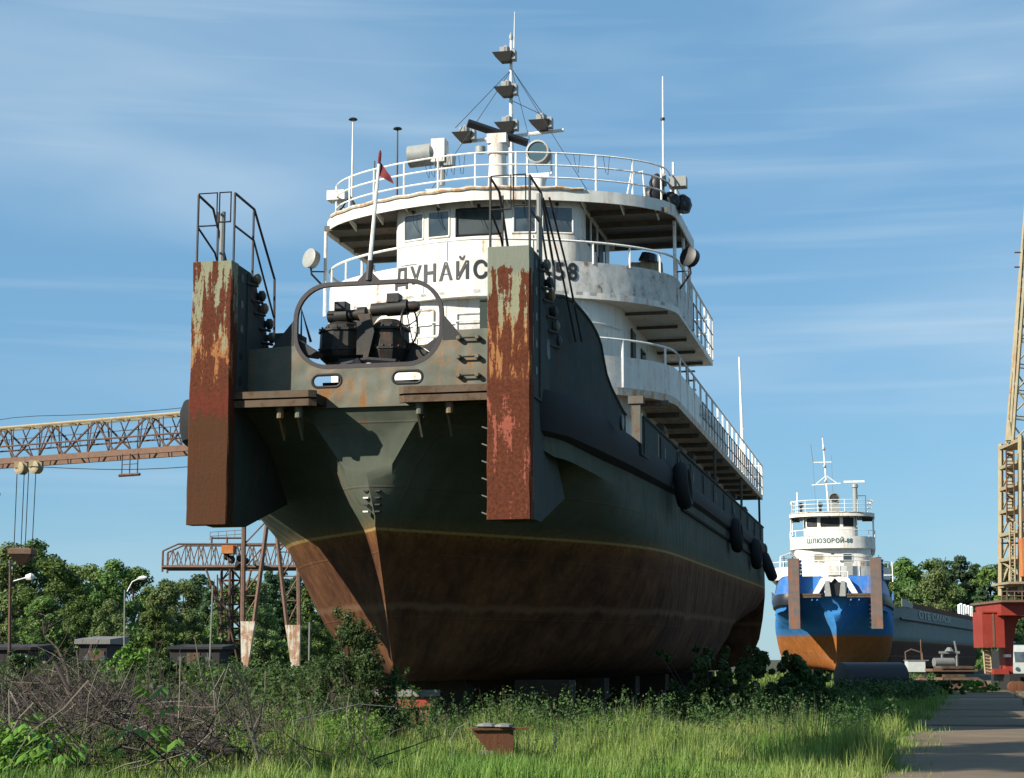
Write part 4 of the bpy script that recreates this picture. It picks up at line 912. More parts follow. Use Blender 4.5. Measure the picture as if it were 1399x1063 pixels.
        ms = MB().tube([(mx0, my, 13.8), (mx0 - 0.35, my, 19.9)], 0.09, 8, 0.05).build('signal_mast', 'rail', root, True)
        MB().tube([(mx0 - 1.3, my, 16.15), (mx0 + 0.95, my, 16.25)], 0.05, 6).build('yard', 'rail', ms); MB().tube([(mx0 - 1.1, my, 17.95), (mx0 + 0.3, my, 17.95)], 0.045, 6).build('yard', 'rail', ms)
        MB().tube([(mx0 - 0.15, my, 16.9), (mx0 - 1.0, my, 16.2)], 0.035, 5).tube([(mx0 - 0.15, my, 16.9), (mx0 + 0.7, my, 16.25)], 0.035, 5).build('mast_brace', 'rail', ms)
        MB().tube([(mx0 - 1.15, my, 17.95), (mx0 - 1.3, my, 19.4)], 0.03, 5).tube([(mx0 - 1.15, my, 17.9), (mx0 - 1.0, my, 13.8)], 0.012, 4).tube([(mx0 + 0.3, my, 18.5), (mx0 + 0.35, my, 13.8)], 0.012, 4).build('whip_antenna', 'grey', ms)
        for zz in (18.9, 17.5, 16.3): MB().lathe([(0.1, 0), (0.14, 0.1), (0.1, 0.25)], (mx0 - 0.3 + (19 - zz) * 0.03, my, zz), (0, 0, 1), 8).build('lantern', 'lamp', ms)
        rc = MB().lathe([(0.22, 0), (0.18, 2.0), (0.26, 2.05), (0.22, 2.3)], (1.6, 13, 13.82), (0, 0, 1), 12).build('radar_column', 'lamp', root, True)
        MB().box(0.75, 2.35, 12.92, 13.08, 16.25, 16.4).build('radar_scanner', 'rail', rc)
        MB().tube([(1.8, 13, 15.2), (2.4, 13, 15.2), (2.4, 13, 13.9)], 0.03, 5).build('radar_guard', 'dark', rc)
        s1 = MB().lathe([(0.25, -0.5), (0.42, 0), (0.44, 0.06), (0.36, 0.07), (0.3, -0.1)], (0.0, 12.5, 15.0), (-0.15, -1, 0), 18).build('searchlight', 'grey', root, True)
        MB().lathe([(0.28, 0.03), (0.28, 0.04)], (0.0, 12.5, 15.0), (-0.15, -1, 0), 16).build('lens', 'black', s1); MB().box(-0.35, 0.35, 12.5, 12.8, 13.82, 14.7).build('yoke', 'lamp', s1)
        for X in (-1.1, -2.6): MB().lathe([(0.1, -0.3), (0.2, 0)], (X, 12.5, 14.5), (0, -1, 0), 12).box(X - 0.1, X + 0.1, 12.5, 12.7, 13.82, 14.4).build('deck_lamp', 'dark', root, True)
        for X in (-3.3, 2.8): MB().lathe([(0.1, -0.2), (0.18, 0.05)], (X, 13.5, 14.75), (-0.3, -1, 0.2), 10).tube([(X, 13.6, 13.82), (X, 13.6, 14.7)], 0.05, 6).build('deck_lamp', 'lamp', root, True)
        MB().tube([(-2.9, 13.5, 13.8), (-2.9, 13.5, 15.6)], 0.06, 6).build('short_pole', 'rail', root)
        rail(root, [(-0.9, 1.6), (0.9, 1.6)], 7.4, (0.9, 1.35), 0.9, 0.03, 'rail', 'foredeck_rail')
        MB().tube([(2.9, 9, 8.8), (4.2, 9, 8.8), (4.2, 9, 9.8), (4.2, 9, 8.3)], 0.06, 6).build('davit', 'rail', root)
        MB().tube([(-4.3, 11, 8.9), (-4.2, 11, 10.4), (-3.5, 12, 10.7), (-3.2, 12.5, 10.5)], 0.07, 7).build('pipe_arch', 'rail', root)
    return root

O_SHIP = (-2.85436515, 31.86841413, 0.0); AL = R(12.55)
tug = thing('pusher_tug', 'large grey-green and white pusher tug on blocks with two rusty vertical posts at its bow', 'tug boat', O_SHIP, -AL)
build_tug(tug, dict(main=True, white='white', white2='white', green='green', gside='green_side', hull='hull', strake='strake_black', postL='postL', postR='postR', edge='white_edge',
                    sterrail='darkrail', name='ДУНАЙСКИЙ-58', nsize=0.60, nx=-0.24, nz=11.47, nmat='letter', nxs=0.88, nsp=1.25))
A2 = R(11.0)
c2 = Vector((22.86, 125.0, -0.35))
blue = thing('pusher_tug', 'distant blue and white pusher tug with two dark posts at its bow', 'tug boat', c2, -A2)
build_tug(blue, dict(main=False, white='white', white2='white', green='blue', gside='blue', hull='hull_blue', strake='pipe', postL='post_grey', postR='post_grey', edge='white',
                     sterrail='rail', name='ШЛЮЗОВОЙ-88', nsize=0.48, nx=-0.45, nz=11.42, nmat='letter_blue', nxs=0.92, nsp=1.1))

# ------------------------------------------------------------------ ground and road
GZ = 0.7
rng = np.random.default_rng(11)
def gh(x, y):
    x = np.asarray(x, float); y = np.asarray(y, float)
    road = np.clip((x - (3.8 + (y - 22) * 0.262)) / 1.5, 0, 1)
    b = 0.10 * np.sin(x * 0.7 + 1) * np.sin(y * 0.43) + 0.05 * np.sin(x * 1.9) * np.cos(y * 1.3)
    return GZ + b * (1 - road) - 0.02
def arr_mesh(name, V, F, mat, tone=None, kind='stuff', label=None, cat=None, parent=None):
    """V (n,3), F (m,3|4) numpy"""
    me = D.meshes.new(name); k = F.shape[1]
    me.vertices.add(len(V)); me.vertices.foreach_set('co', V.astype(np.float32).ravel())
    me.loops.add(F.size); me.loops.foreach_set('vertex_index', F.astype(np.int32).ravel())
    me.polygons.add(len(F)); me.polygons.foreach_set('loop_start', np.arange(0, F.size, k, dtype=np.int32))
    me.update(calc_edges=True)
    if tone is not None:
        at = me.attributes.new('tone', 'FLOAT', 'POINT'); at.data.foreach_set('value', tone.astype(np.float32))
    me.materials.append(M[mat]); o = D.objects.new(name, me); COL.objects.link(o); o.parent = parent
    if kind: o['kind'] = kind
    if label: o['label'] = label; o['category'] = cat
    return o

def soil_mat():
    k = NT('meadow_soil'); v = k.map()
    c = k.mix(k.ramp(k.noise(v, 0.5, 6, 0.65), (0.35, 0), (0.65, 1)), (0.035, 0.042, 0.017), (0.06, 0.06, 0.03))
    c = k.mix(k.ramp(k.noise(v, 4, 5, 0.7), (0.45, 0), (0.7, 1)), c, (0.055, 0.045, 0.03))
    return k.done(c, 0.95, k.bump(k.noise(v, 8, 5, 0.7), 0.6, 0.08))
M['soil'] = soil_mat()
def concrete_mat():
    k = NT('weathered_concrete'); v = k.map(); oi = k.n.new('ShaderNodeObjectInfo')
    a = k.noise(v, 0.8, 7, 0.68); f = k.noise(v, 18, 4, 0.7)
    c = k.mix(k.ramp(a, (0.3, 0), (0.7, 1)), (0.17, 0.12, 0.075), (0.11, 0.08, 0.052))
    c = k.mix(k.ramp(f, (0.55, 0), (0.75, 1)), c, (0.10, 0.085, 0.065))
    c = k.mix(k.math('MULTIPLY', k.ramp(k.noise(v, 2.2, 5, 0.7), (0.55, 0), (0.7, 1)), 0.6), c, (0.09, 0.085, 0.05))
    hs = k.n.new('ShaderNodeHueSaturation'); k.l.new(c, hs.inputs['Color']); k.put(hs.inputs['Value'], k.math('MULTIPLY_ADD', oi.outputs['Random'], 0.35, 0.82))
    crack = k.ramp(k.voro(k.map((1, 1, 1)), 0.9, 'Distance'), (0.0, 0), (1, 1))
    return k.done(hs.outputs[0], 0.9, k.bump(k.noise(v, 14, 6, 0.7), 0.4, 0.02))
M['concrete'] = concrete_mat()
# meadow sheet: fine near the ship, reaching the horizon
def grid(xs, ys):
    X, Y = np.meshgrid(xs, ys); Z = gh(X, Y); far = (Y > 140) | (abs(X) > 90); Z[far] = GZ - 0.02
    V = np.stack([X.ravel(), Y.ravel(), Z.ravel()], 1); nx = len(xs); ny = len(ys)
    i, j = np.meshgrid(np.arange(nx - 1), np.arange(ny - 1)); a = (j * nx + i).ravel()
    return V, np.stack([a, a + 1, a + nx + 1, a + nx], 1)
xs = np.concatenate([[-3000, -900, -300, -120, -90], np.arange(-60, 61, 1.0), [90, 120, 300, 900, 3000]])
ys = np.concatenate([[-300, -60, -10], np.arange(0, 140, 1.0), [150, 200, 300, 500, 1000, 3000]])
V, F = grid(xs, ys)
arr_mesh('ground', V, F, 'soil', kind='structure')
# concrete slab road running away to the right of the ship
road = D.objects.new('road', None); COL.objects.link(road); road['kind'] = 'structure'
rd_dir = Vector((0.262, 1, 0)).normalized(); rd_n = Vector((rd_dir.y, -rd_dir.x, 0)); base = Vector((4.3, 22.0, 0))
rr = random.Random(5)
for k_ in range(-2, 16):
    for l_ in range(4):
        y0 = k_ * 6.1; w0 = l_ * 3.05
        mb = MB(); dz = rr.uniform(-0.015, 0.02); tl = rr.uniform(-0.02, 0.02)
        cs = []
        for (u, v_) in ((0.03, 0.04), (3.0, 0.04), (3.0, 6.04), (0.03, 6.04)):
            uu = u + w0 + rr.uniform(-.03, .03) - 0.3 * (l_ == 0) * rr.random(); p = base + rd_dir * (y0 + v_ + rr.uniform(-.03, .03)) + rd_n * uu
            cs.append((p.x, p.y))
        zt = GZ + 0.06 + dz
        # chamfered slab
        c_ = Vector((sum(c[0] for c in cs) / 4, sum(c[1] for c in cs) / 4))
        inn = [(c[0] + (c_.x - c[0]) * 0.02, c[1] + (c_.y - c[1]) * 0.012) for c in cs]
        vs = [(x, y, zt - 0.14) for x, y in cs] + [(x, y, zt - 0.02 + tl * (i > 1)) for i, (x, y) in enumerate(cs)] + [(x, y, zt + tl * (i > 1)) for i, (x, y) in enumerate(inn)]
        fs = [(i, (i + 1) % 4, 4 + (i + 1) % 4, 4 + i) for i in range(4)] + [(4 + i, 4 + (i + 1) % 4, 8 + (i + 1) % 4, 8 + i) for i in range(4)] + [(8, 9, 10, 11)]
        mb.add(vs, fs).build('concrete_slab', 'concrete', road)

# ------------------------------------------------------------------ supports and scrap near the tug
def ship_pt(x, y, z):
    return (O_SHIP[0] + x * math.cos(AL) + y * math.sin(AL), O_SHIP[1] - x * math.sin(AL) + y * math.cos(AL), z)
i = 0
for yy in (7.5, 12, 17, 23, 30, 36):
    for xx in (-2.6, -0.3, 2.0):
        p = ship_pt(xx, yy, GZ - 0.05)
        t = thing('keel_block', ('nearest', 'second', 'third', 'fourth', 'fifth', 'rearmost')[(7.5, 12, 17, 23, 30, 36).index(yy)] + ' row of blocks under the big tug, ' + {-2.6: 'left', -0.3: 'middle', 2.0: 'right'}[xx] + ' stack', 'block', p, -AL, 'blocks carrying the tug')
        MB().box(-0.5, 0.5, -0.5, 0.5, 0, 0.62).build('base_block', 'block', t)
        for k_ in range(3): MB().box(-0.6, 0.6, -0.36 + 0.25 * k_, -0.14 + 0.25 * k_, 0.625, 1.10).build('timber', 'block', t)
# red cradle end showing under the bow
t = thing('cradle_beam', 'red painted steel cradle end with pale top under the bow of the big tug', 'cradle', ship_pt(-0.1, 4.6, GZ - 0.05), -AL)
MB().box(-0.9, 0.42, -0.3, 0.3, 0.80, 0.93).build('top_timber', 'roofing', t)
MB().box(-0.8, 0.36, -0.22, 0.22, 0.58, 0.795).build('beam', 'red', t)
for x in (-0.75, -0.1, 0.2): MB().box(x, x + 0.12, -0.15, 0.15, 0, 0.575).build('leg', 'rust', t)
# rusty pedestal in the grass
t = thing('bollard_plate', 'rusty flared steel pedestal with stones on top in the foreground grass', 'pedestal', (-0.22, 26.6, GZ), 0.15)
p_ = MB(); p_.prism([(-0.12, -0.1), (0.22, -0.1), (0.22, 0.46), (-0.38, 0.46), (-0.36, 0.40), (-0.12, 0.12)], -0.14, -0.11, 'y').build('web_plate', 'rust', t)
MB().box(-0.40, 0.46, -0.18, 0.22, 0.465, 0.49).build('top_plate', 'rust', t)
MB().box(0.19, 0.215, -0.105, 0.2, -0.1, 0.462).build('side_plate', 'rust', t)
MB().box(-0.28, -0.08, -0.16, 0.1, -0.1, 0.16).build('foot_block', 'canvas', t)
st = tag(MB().lathe([(0.10, 0), (0.15, 0.02), (0.13, 0.05), (0.04, 0.07)], (-0.12, 26.5, GZ + 0.492), (0, 0, 1), 7).build('flat_stone', 'roofing', None), 'left one of two flat grey stones lying on the rusty pedestal', 'stone', 'stones on the pedestal')
st = tag(MB().lathe([(0.12, 0), (0.17, 0.025), (0.12, 0.06), (0.03, 0.075)], (-0.38, 26.56, GZ + 0.492), (0, 0, 1), 7).build('flat_stone', 'roofing', None), 'bigger flat stone on the left corner of the rusty pedestal', 'stone', 'stones on the pedestal')
# tyre fenders hanging along the tug's side
def tyre(x, y, z, R0, r0, tilt, label):
    t = thing('tyre_fender', label, 'tyre', ship_pt(x, y, z), -AL, 'tyre fenders along the big tug')
    mb = MB(); n, m = 24, 10; vs = []
    for i in range(n):
        a = 2 * PI * i / n
        for j in range(m):
            b = 2 * PI * j / m; rr_ = R0 + r0 * 0.9 * math.cos(b) * (0.85 if math.cos(b) < 0 else 1); tx = r0 * 1.15 * math.sin(b)
            vs.append((tx, rr_ * math.cos(a) * 0.95, rr_ * math.sin(a)))
    fs = [(i * m + j, i * m + (j + 1) % m, ((i + 1) % n) * m + (j + 1) % m, ((i + 1) % n) * m + j) for i in range(n) for j in range(m)]
    o = mb.add(vs, fs).build('tyre', 'rubber', t, True); o.rotation_euler = (0, tilt, 0)
    MB().tube([(0, 0, R0 * 0.6), (-0.1, 0, R0 + 0.45)], 0.018, 5).build('hanging_chain', 'dark', t)
for a in ((4.48, 12.3, 6.4, 0.45, 0.16, -0.10, 'nearest and largest tyre fender hanging on the shaded side of the big tug'), (4.46, 26.4, 6.15, 0.42, 0.17, -0.08, 'tyre fender hanging halfway along the big tug beside the side rail'),
          (4.44, 34.2, 6.0, 0.42, 0.17, -0.06, 'tyre fender near the stern of the big tug, before the last one'), (4.55, 38.5, 5.75, 0.44, 0.17, -0.35, 'last tyre fender at the stern, tilted outward from the hull')):
    tyre(*a)
# big dark pipe in the shade beyond the bushes
t = tag(MB().lathe([(0.5, 0), (0.62, 0.02), (0.62, 2.8), (0.5, 2.82)], (13.3, 72, GZ + 0.75), (1, 0.35, 0), 18).build('steel_pipe', 'pipe', None, True), 'big dark steel pipe lying in the shade before the blue tug', 'pipe')
# props under the blue tug
for x in (-2.4, -0.3, 2.2):
    for y in (6.5, 14, 22):
        p = (c2.x + x * math.cos(A2) + y * math.sin(A2), c2.y - x * math.sin(A2) + y * math.cos(A2), GZ - 0.05)
        t = thing('keel_block', ('near', 'middle', 'far')[(6.5, 14, 22).index(y)] + ' ' + {-2.4: 'left', -0.3: 'centre', 2.2: 'right'}[x] + ' block stack under the hull of the distant blue tug', 'block', p, -A2, 'blocks under the blue tug'); MB().box(-0.6, 0.6, -0.5, 0.5, 0, 0.8).build('timber', 'block', t)

# ------------------------------------------------------------------ grey barge beyond the blue tug
t = thing('barge', 'long grey hull with rusty bottom and faded lettering, right of the blue tug', 'barge', (31.9, 169.7, 0), -R(20))
mb = MB(); L = 75
secs = []
for y, b, zb in ((-3, 2.9, 1.2), (0, 4.4, 0.9), (4, 5.0, 0.8), (10, 5.2, 0.8), (30, 5.2, 0.8), (L, 5.2, 0.8)):
    secs.append([(b * 0.72, y, zb), (b * 0.95, y, zb + 0.6), (b, y, 4.2), (b, y, 7.2)])
vs = []
for s_ in secs: vs += [(-p[0], p[1], p[2]) for p in s_[::-1]] + s_
m = 8; fs = [(i * m + j, i * m + j + 1, (i + 1) * m + j + 1, (i + 1) * m + j) for i in range(len(secs) - 1) for j in range(m - 1)] + [tuple(range(m)), tuple(range(len(secs) * m - m, len(secs) * m))]
mb.add(vs, fs).build('hull', 'hull_grey', t)
for sx in (-1, 1):
    MB().tube([(sx * 5.25, 0, 6.0), (sx * 5.3, L, 6.0)], 0.14, 6).build('rubbing_strake', 'dark', t)
    for k_ in range(18):
        y0 = 2 + k_ * 4; MB().box(sx * 5.14 - 0.04, sx * 5.14 + 0.04, y0, y0 + 3.95, 7.22, 7.75 if k_ % 5 else 7.95).build('bulwark_panel', 'rust' if k_ > 1 else 'grey', t)
text('side_lettering', 'ОТЕ САМСК', 1.0, lambda u, v, w_: (5.30 + w_, 28.5 + u * 5.0, 6.35 + v), 'letter_pale', t, offset=0.01)
for k_ in range(8): MB().tube([(5.0, 56 + k_ * 2.2, 7.7), (5.0, 56.3 + k_ * 2.2, 8.9 + 0.2 * (k_ % 2))], 0.22, 6).build('white_stanchion', 'rail', t, True)
MB().box(-4.8, 4.8, 2, L - 2, 7.1, 7.15).build('deck', 'deck', t)

# ------------------------------------------------------------------ cranes
def member(par, p, q, r, mat, name='brace', n=5):
    return MB().tube([p, q], r, n).build(name, mat, par)
def lattice(par, p0, p1, w0, w1, bays, mat, leg='leg_chord', r=0.08, rb=0.045, up=Vector((0, 0, 1)), side=None):
    """four-chord lattice column from p0 to p1, half widths w0 -> w1"""
    p0 = Vector(p0); p1 = Vector(p1); t = (p1 - p0).normalized(); s_ = (side or t.orthogonal()).normalized(); u = t.cross(s_).normalized(); s_ = u.cross(t).normalized()
    cor = lambda i, k: (p0 + (p1 - p0) * k / bays) + (s_ * (1 if i in (0, 3) else -1) + u * (1 if i in (0, 1) else -1)) * (w0 + (w1 - w0) * k / bays)
    for i in range(4): member(par, cor(i, 0), cor(i, bays), r, mat, leg, 6)
    for k in range(bays):
        for i in range(4):
            j = (i + 1) % 4
            mb = MB().tube([cor(i, k + 1), cor(j, k + 1)], rb, 4)
            a, b = (cor(i, k), cor(j, k + 1)) if (k + i) % 2 else (cor(j, k), cor(i, k + 1))
            mb.tube([a, b], rb, 4).build('brace', mat, par)
# 1: long girder of the gantry crane crossing behind the bow
def wp_(px, py, Y):
    u = (px - 699.5) / 2400; v = (531.5 - py) / 2400; th = R(8.74)
    d = Vector((u, math.cos(th) - v * math.sin(th), math.sin(th) + v * math.cos(th))); return Vector((0, 0, 2.2)) + d * (Y / d.y)
gA = wp_(0, 630, 136.5); gB = wp_(250, 613, 127.8)
gdir = (gB - gA); gdir.z = 0; gdir.normalize(); zbot = (gA.z + gB.z) / 2
gs = Vector((-gdir.y, gdir.x, 0))
g0 = Vector((gA.x, gA.y, zbot)) - gdir * 26
gc = thing('gantry_crane', 'tall gantry crane with long lattice girder on the left and white-footed legs behind the bow', 'crane', (g0.x, g0.y, GZ))
def G(u, s_, z): return Vector((g0.x, g0.y, 0)) + gdir * u + gs * s_ + Vector((0, 0, z)) - Vector((g0.x, g0.y, GZ))
Lg = 60; HT = 2.75
for s_ in (0, 2.4):
    MB().prism([(-0.14, -0.2), (0.14, -0.2), (0.14, 0.22), (-0.14, 0.22)], 0, 1).v
    a, b = G(0, s_, zbot), G(Lg, s_, zbot)
    q = gs * 0.14
    vs = [a - q - Vector((0, 0, .22)), a + q - Vector((0, 0, .22)), a + q + Vector((0, 0, .22)), a - q + Vector((0, 0, .22)), b - q - Vector((0, 0, .22)), b + q - Vector((0, 0, .22)), b + q + Vector((0, 0, .22)), b - q + Vector((0, 0, .22))]
    MB().add(vs, [(0, 1, 2, 3), (7, 6, 5, 4), (0, 4, 5, 1), (1, 5, 6, 2), (2, 6, 7, 3), (3, 7, 4, 0)]).build('bottom_chord', 'crane_rust', gc)
for s_ in (0.7, 1.7): member(gc, G(0, s_, zbot + HT), G(Lg, s_, zbot + HT), 0.13, 'crane_pale', 'top_chord', 6)
for s_ in (0.0, 2.4):
    member(gc, G(0, s_, zbot + 1.15), G(Lg, s_, zbot + 1.15), 0.07, 'crane_dark', 'walkway_edge')
    st_ = 0.7 if s_ == 0 else 1.7
    nb = 12; P = Lg / nb
    for k in range(nb):
        c0 = G(k * P, st_, zbot + HT - 0.1); c1 = G((k + 1) * P, st_, zbot + HT - 0.1); m_ = G((k + 0.5) * P, s_, zbot + 0.2)
        member(gc, c0, m_, 0.085, 'crane_dark'); member(gc, c1, m_, 0.085, 'crane_dark')
        for du in (-0.18, 0.18): member(gc, G((k + 0.5 + du) * P, st_, zbot + HT - 0.1), G((k + 0.5 + du * 0.25) * P, s_, zbot + 0.2), 0.05, 'crane_dark')
        member(gc, G(k * P - 0.35, st_, zbot + HT - 0.1), G(k * P, s_, zbot + 0.2), 0.05, 'crane_dark'); member(gc, G(k * P + 0.35, st_, zbot + HT - 0.1), G(k * P, s_, zbot + 0.2), 0.05, 'crane_dark')
for k in range(25):
    MB().tube([G(k * 2.4, 0.7, zbot + HT), G(k * 2.4 + 1.2, 1.7, zbot + HT), G(k * 2.4 + 2.4, 0.7, zbot + HT)], 0.05, 4).build('top_lacing', 'crane_pale', gc)
rr_o = MB()
for h in (1.65, 2.15): rr_o.tube([G(0, 2.9, zbot + h), G(Lg, 2.9, zbot + h)], 0.03, 4)
ro = rr_o.build('walkway_rail', 'crane_dark', gc)
for k in range(40): member(ro, G(k * 1.5, 2.9, zbot + 1.15), G(k * 1.5, 2.9, zbot + 2.15), 0.028, 'crane_dark', 'stanchion', 4)
MB().box(0, 0.1, 0, 0.1, 0, 0.1).v
# trolley hooks, maintenance basket, small box on top
u0 = 26 + 2.3
for du in (0, 1.5): 
    c = G(u0 + du, 0.0, zbot - 0.65); MB().lathe([(0.34, -0.35), (0.5, -0.3), (0.5, 0.3), (0.34, 0.35)], tuple(c), tuple(gs), 12).box(c.x - 0.5, c.x + 0.5, c.y - 0.3, c.y + 0.3, c.z + 0.0, c.z + 0.5).build('sheave_block', 'crane_pale', gc)
for du in (-0.45, 0.3, 0.75, 1.5): member(gc, G(u0 + du, 0, zbot - 0.8), G(u0 + du * 0.95, 0, 9.9), 0.035, 'dark', 'hoist_cable', 4)
hk = G(u0 + 0.45, 0, 9.9)
MB().lathe([(0.2, -0.6), (1.25, 0.25), (1.25, 0.6), (0.9, 0.7)], tuple(hk), (0, 0, 1), 4).build('hook_frame', 'crane_rust', gc)
for (u, wd) in ((26 + 13.4, 1.5),):
    b = MB(); c = G(u, -0.3, zbot - 1.75)
    for dx in (-0.75, 0.0, 0.75):
        b.tube([c + gdir * dx, c + gdir * dx + Vector((0, 0, 1.6))], 0.045, 4)
    b.tube([c - gdir * 1, c + gdir * 1], 0.12, 4).tube([c - gdir * .75 + Vector((0, 0, .8)), c + gdir * .75 + Vector((0, 0, .8))], 0.03, 4).build('basket', 'crane_dark', gc)
b = MB(); c = G(26 + 27.7, 1.2, zbot + HT)
for z in (0.1, 0.55, 1.0): b.box(c.x - 0.55, c.x + 0.55, c.y - 0.3, c.y + 0.3, c.z + z, c.z + z + 0.16)
b.box(c.x - 0.5, c.x - 0.4, c.y - 0.1, c.y + 0.1, c.z, c.z + 1.1).build('ballast_box', 'dark', gc)
MB().box(G(22.2, 0, 0).x, G(25.2, 0, 0).x, G(25, 0, 0).y, G(22, 0, 0).y + 1.0, zbot - 3.1, zbot - 2.9).build('cab_floor', 'dark', gc)
mb = MB()
for k in range(3): mb.tube([G(24.9 - k * 0.9, -0.6, zbot - 2.9), G(24.9 - k * 0.9, -0.6, zbot - 1.9)], 0.03, 4)
mb.tube([G(22, -0.6, zbot - 1.9), G(24.9, -0.6, zbot - 1.9)], 0.035, 4).tube([G(22, -0.6, zbot - 2.4), G(24.9, -0.6, zbot - 2.4)], 0.025, 4).build('cab_rail', 'dark', gc)
mb = MB(); pts = []
for k in range(21): pts.append(G(26 + 3 + k * 1.5, -0.4, zbot - 0.55 - 0.9 * math.sin(PI * k / 20)))
mb.tube(pts, 0.03, 4).build('sagging_cable', 'dark', gc)
mb = MB(); pts = [G(0 + k * 2.6, 1.2, zbot + HT + 0.9 - 0.45 * math.sin(PI * ((k * 2.6) % 27) / 27)) for k in range(22)]
mb.tube(pts, 0.025, 4).build('top_wire', 'dark', gc)
# the leg pairs: lattice above, whitewashed box feet below
GO = Vector((g0.x, g0.y, GZ))
def leg_pair(pxb, pyb, pxt0, pxt1, Y, wbot, white_top_py, whiter):
    zt = zbot - 0.2
    b0 = wp_(pxb - wbot / 2, pyb, Y) - GO; b1 = wp_(pxb + wbot / 2, pyb, Y) - GO
    b0.z = b1.z = 0
    sc_ = lambda px: (px - 699.5) / 2400 * (Y * math.cos(R(8.74)) + (zt - 2.2) * math.sin(R(8.74)) )
    t0 = Vector((sc_(pxt0), Y, zt)) - GO; t1 = Vector((sc_(pxt1), Y, zt)) - GO
    zw = wp_(pxb, white_top_py, Y).z - GZ
    lerp = lambda a, b, z: a + (b - a) * (z / (zt - GZ))
    for (a, b) in ((b0, t0), (b1, t1)): member(gc, lerp(a, b, zw - 0.1), b, 0.17, 'crane_rust', 'leg_chord', 6)
    for k in range(7):
        za = zw + (zt - GZ - zw) * k / 7; zb_ = zw + (zt - GZ - zw) * (k + 1) / 7
        member(gc, lerp(b0, t0, za), lerp(b1, t1, zb_), 0.06, 'crane_rust'); member(gc, lerp(b0, t0, zb_), lerp(b1, t1, zb_), 0.05, 'crane_rust')
    q = [lerp(b0, t0, 0.6), lerp(b1, t1, 0.6), lerp(b1, t1, zw) + Vector((.1, 0, 0)), lerp(b0, t0, zw) - Vector((.1, 0, 0))]
    dy = Vector((0, 0.35, 0))
    MB().add([p - dy for p in q] + [p + dy for p in q], [(0, 1, 2, 3), (7, 6, 5, 4), (0, 4, 5, 1), (1, 5, 6, 2), (2, 6, 7, 3), (3, 7, 4, 0)]).build('leg_foot', 'whiteleg', gc)
    m_ = (b0 + b1) / 2
    MB().box(m_.x - 0.9, m_.x + 0.9, m_.y - 0.5, m_.y + 0.5, 0.0, 0.75).build('wheel_bogie', 'dark', gc)
leg_pair(334, 912, 334.5, 379, 124, 6, 849, 1)
leg_pair(405.5, 908, 366, 406, 131, 9, 854, 1)
# 2: lower rusty bridge crane behind
br0 = wp_(222, 775, 152); br1 = wp_(415, 772, 152); zb2 = br0.z
bc = thing('bridge_crane', 'lower rusty lattice bridge crane on a dark tower, behind the white-footed legs', 'crane', (br0.x, br0.y, GZ))
OB = Vector((br0.x, br0.y, GZ)); Lb = br1.x - br0.x; H2 = 2.0
for y in (0, 2.2):
    bp_ = lambda x, z, y=y: Vector((x, y, zb2 - GZ + z))
    member(bc, bp_(0, 0), bp_(Lb, 0), 0.2, 'crane_rust', 'bottom_chord', 4); member(bc, bp_(1.3, H2), bp_(Lb, H2), 0.09, 'crane_rust', 'top_chord'); member(bc, bp_(0, 1.4), bp_(1.3, H2), 0.08, 'crane_rust', 'top_chord'); member(bc, bp_(0, -0.4), bp_(0, 1.4), 0.1, 'crane_rust', 'end_post')
    for k in range(11):
        x = k * Lb / 11 + 0.3; member(bc, bp_(x, 0), bp_(x + Lb / 22, H2 * 0.98 if k else 1.5), 0.05, 'crane_rust'); member(bc, bp_(x + Lb / 22, H2 * 0.98 if k else 1.5), bp_(x + Lb / 11, 0), 0.05, 'crane_rust'); member(bc, bp_(x + Lb / 22, 0), bp_(x + Lb / 22, H2 * 0.98 if k else 1.5), 0.04, 'crane_rust')
pz = lambda px, py, Y=152: wp_(px, py, Y) - OB
a = pz(305, 757); b = pz(321, 746)
MB().box(a.x, b.x, -1.0, 0.8, a.z, b.z).build('crane_cab', 'yellow_rust', bc)
fr_ = MB()
for px in (289, 310, 332): q = pz(px, 742); fr_.tube([q, q + Vector((0, 0, 0.55))], 0.09, 4)
q0 = pz(289, 735); q1 = pz(332, 735); fr_.tube([q0, q1], 0.09, 4); fr_.build('top_frame', 'crane_rust', bc)
mg = MB(); q0 = pz(287, 727); q1 = pz(332, 724)
for k in range(5): mg.tube([q0 + (q1 - q0) * k / 4, q0 + (q1 - q0) * k / 4 - Vector((0, 0, 0.7))], 0.03, 4)
mg.tube([q0, q1], 0.03, 4).tube([q0 - Vector((0, 0, .35)), q1 - Vector((0, 0, .35))], 0.03, 4).build('top_guard', 'grey', bc)
tb = pz(313, 905); tt = pz(314, 776)
lattice(bc, (tb.x, 0.9, 0), (tt.x, 0.9, tt.z), 0.55, 0.6, 9, 'crane_dark', r=0.12, rb=0.07)
for px0, px1, py1 in ((300, 281, 776), (330, 344, 776), (302, 292, 800)):
    member(bc, pz(px0, 835), pz(px1, py1), 0.09, 'crane_dark', 'knee_brace'); 
member(bc, pz(325, 905), pz(299, 790), 0.08, 'crane_dark', 'strut'); member(bc, pz(298, 870), pz(297, 785), 0.07, 'crane_dark', 'strut')
mb = MB(); q = pz(325, 765)
for k in range(9): mb.lathe([(0.12, 0), (0.3, 0.2), (0.25, 0.5)], tuple(q + Vector((rr.uniform(-1, 2.2), rr.uniform(-.5, .5), rr.uniform(-.6, .3)))), (rr.uniform(-1, 1), rr.uniform(-1, 1), 0.4), 8)
mb.build('hoist_gear', 'dark', bc, True, kind='stuff')
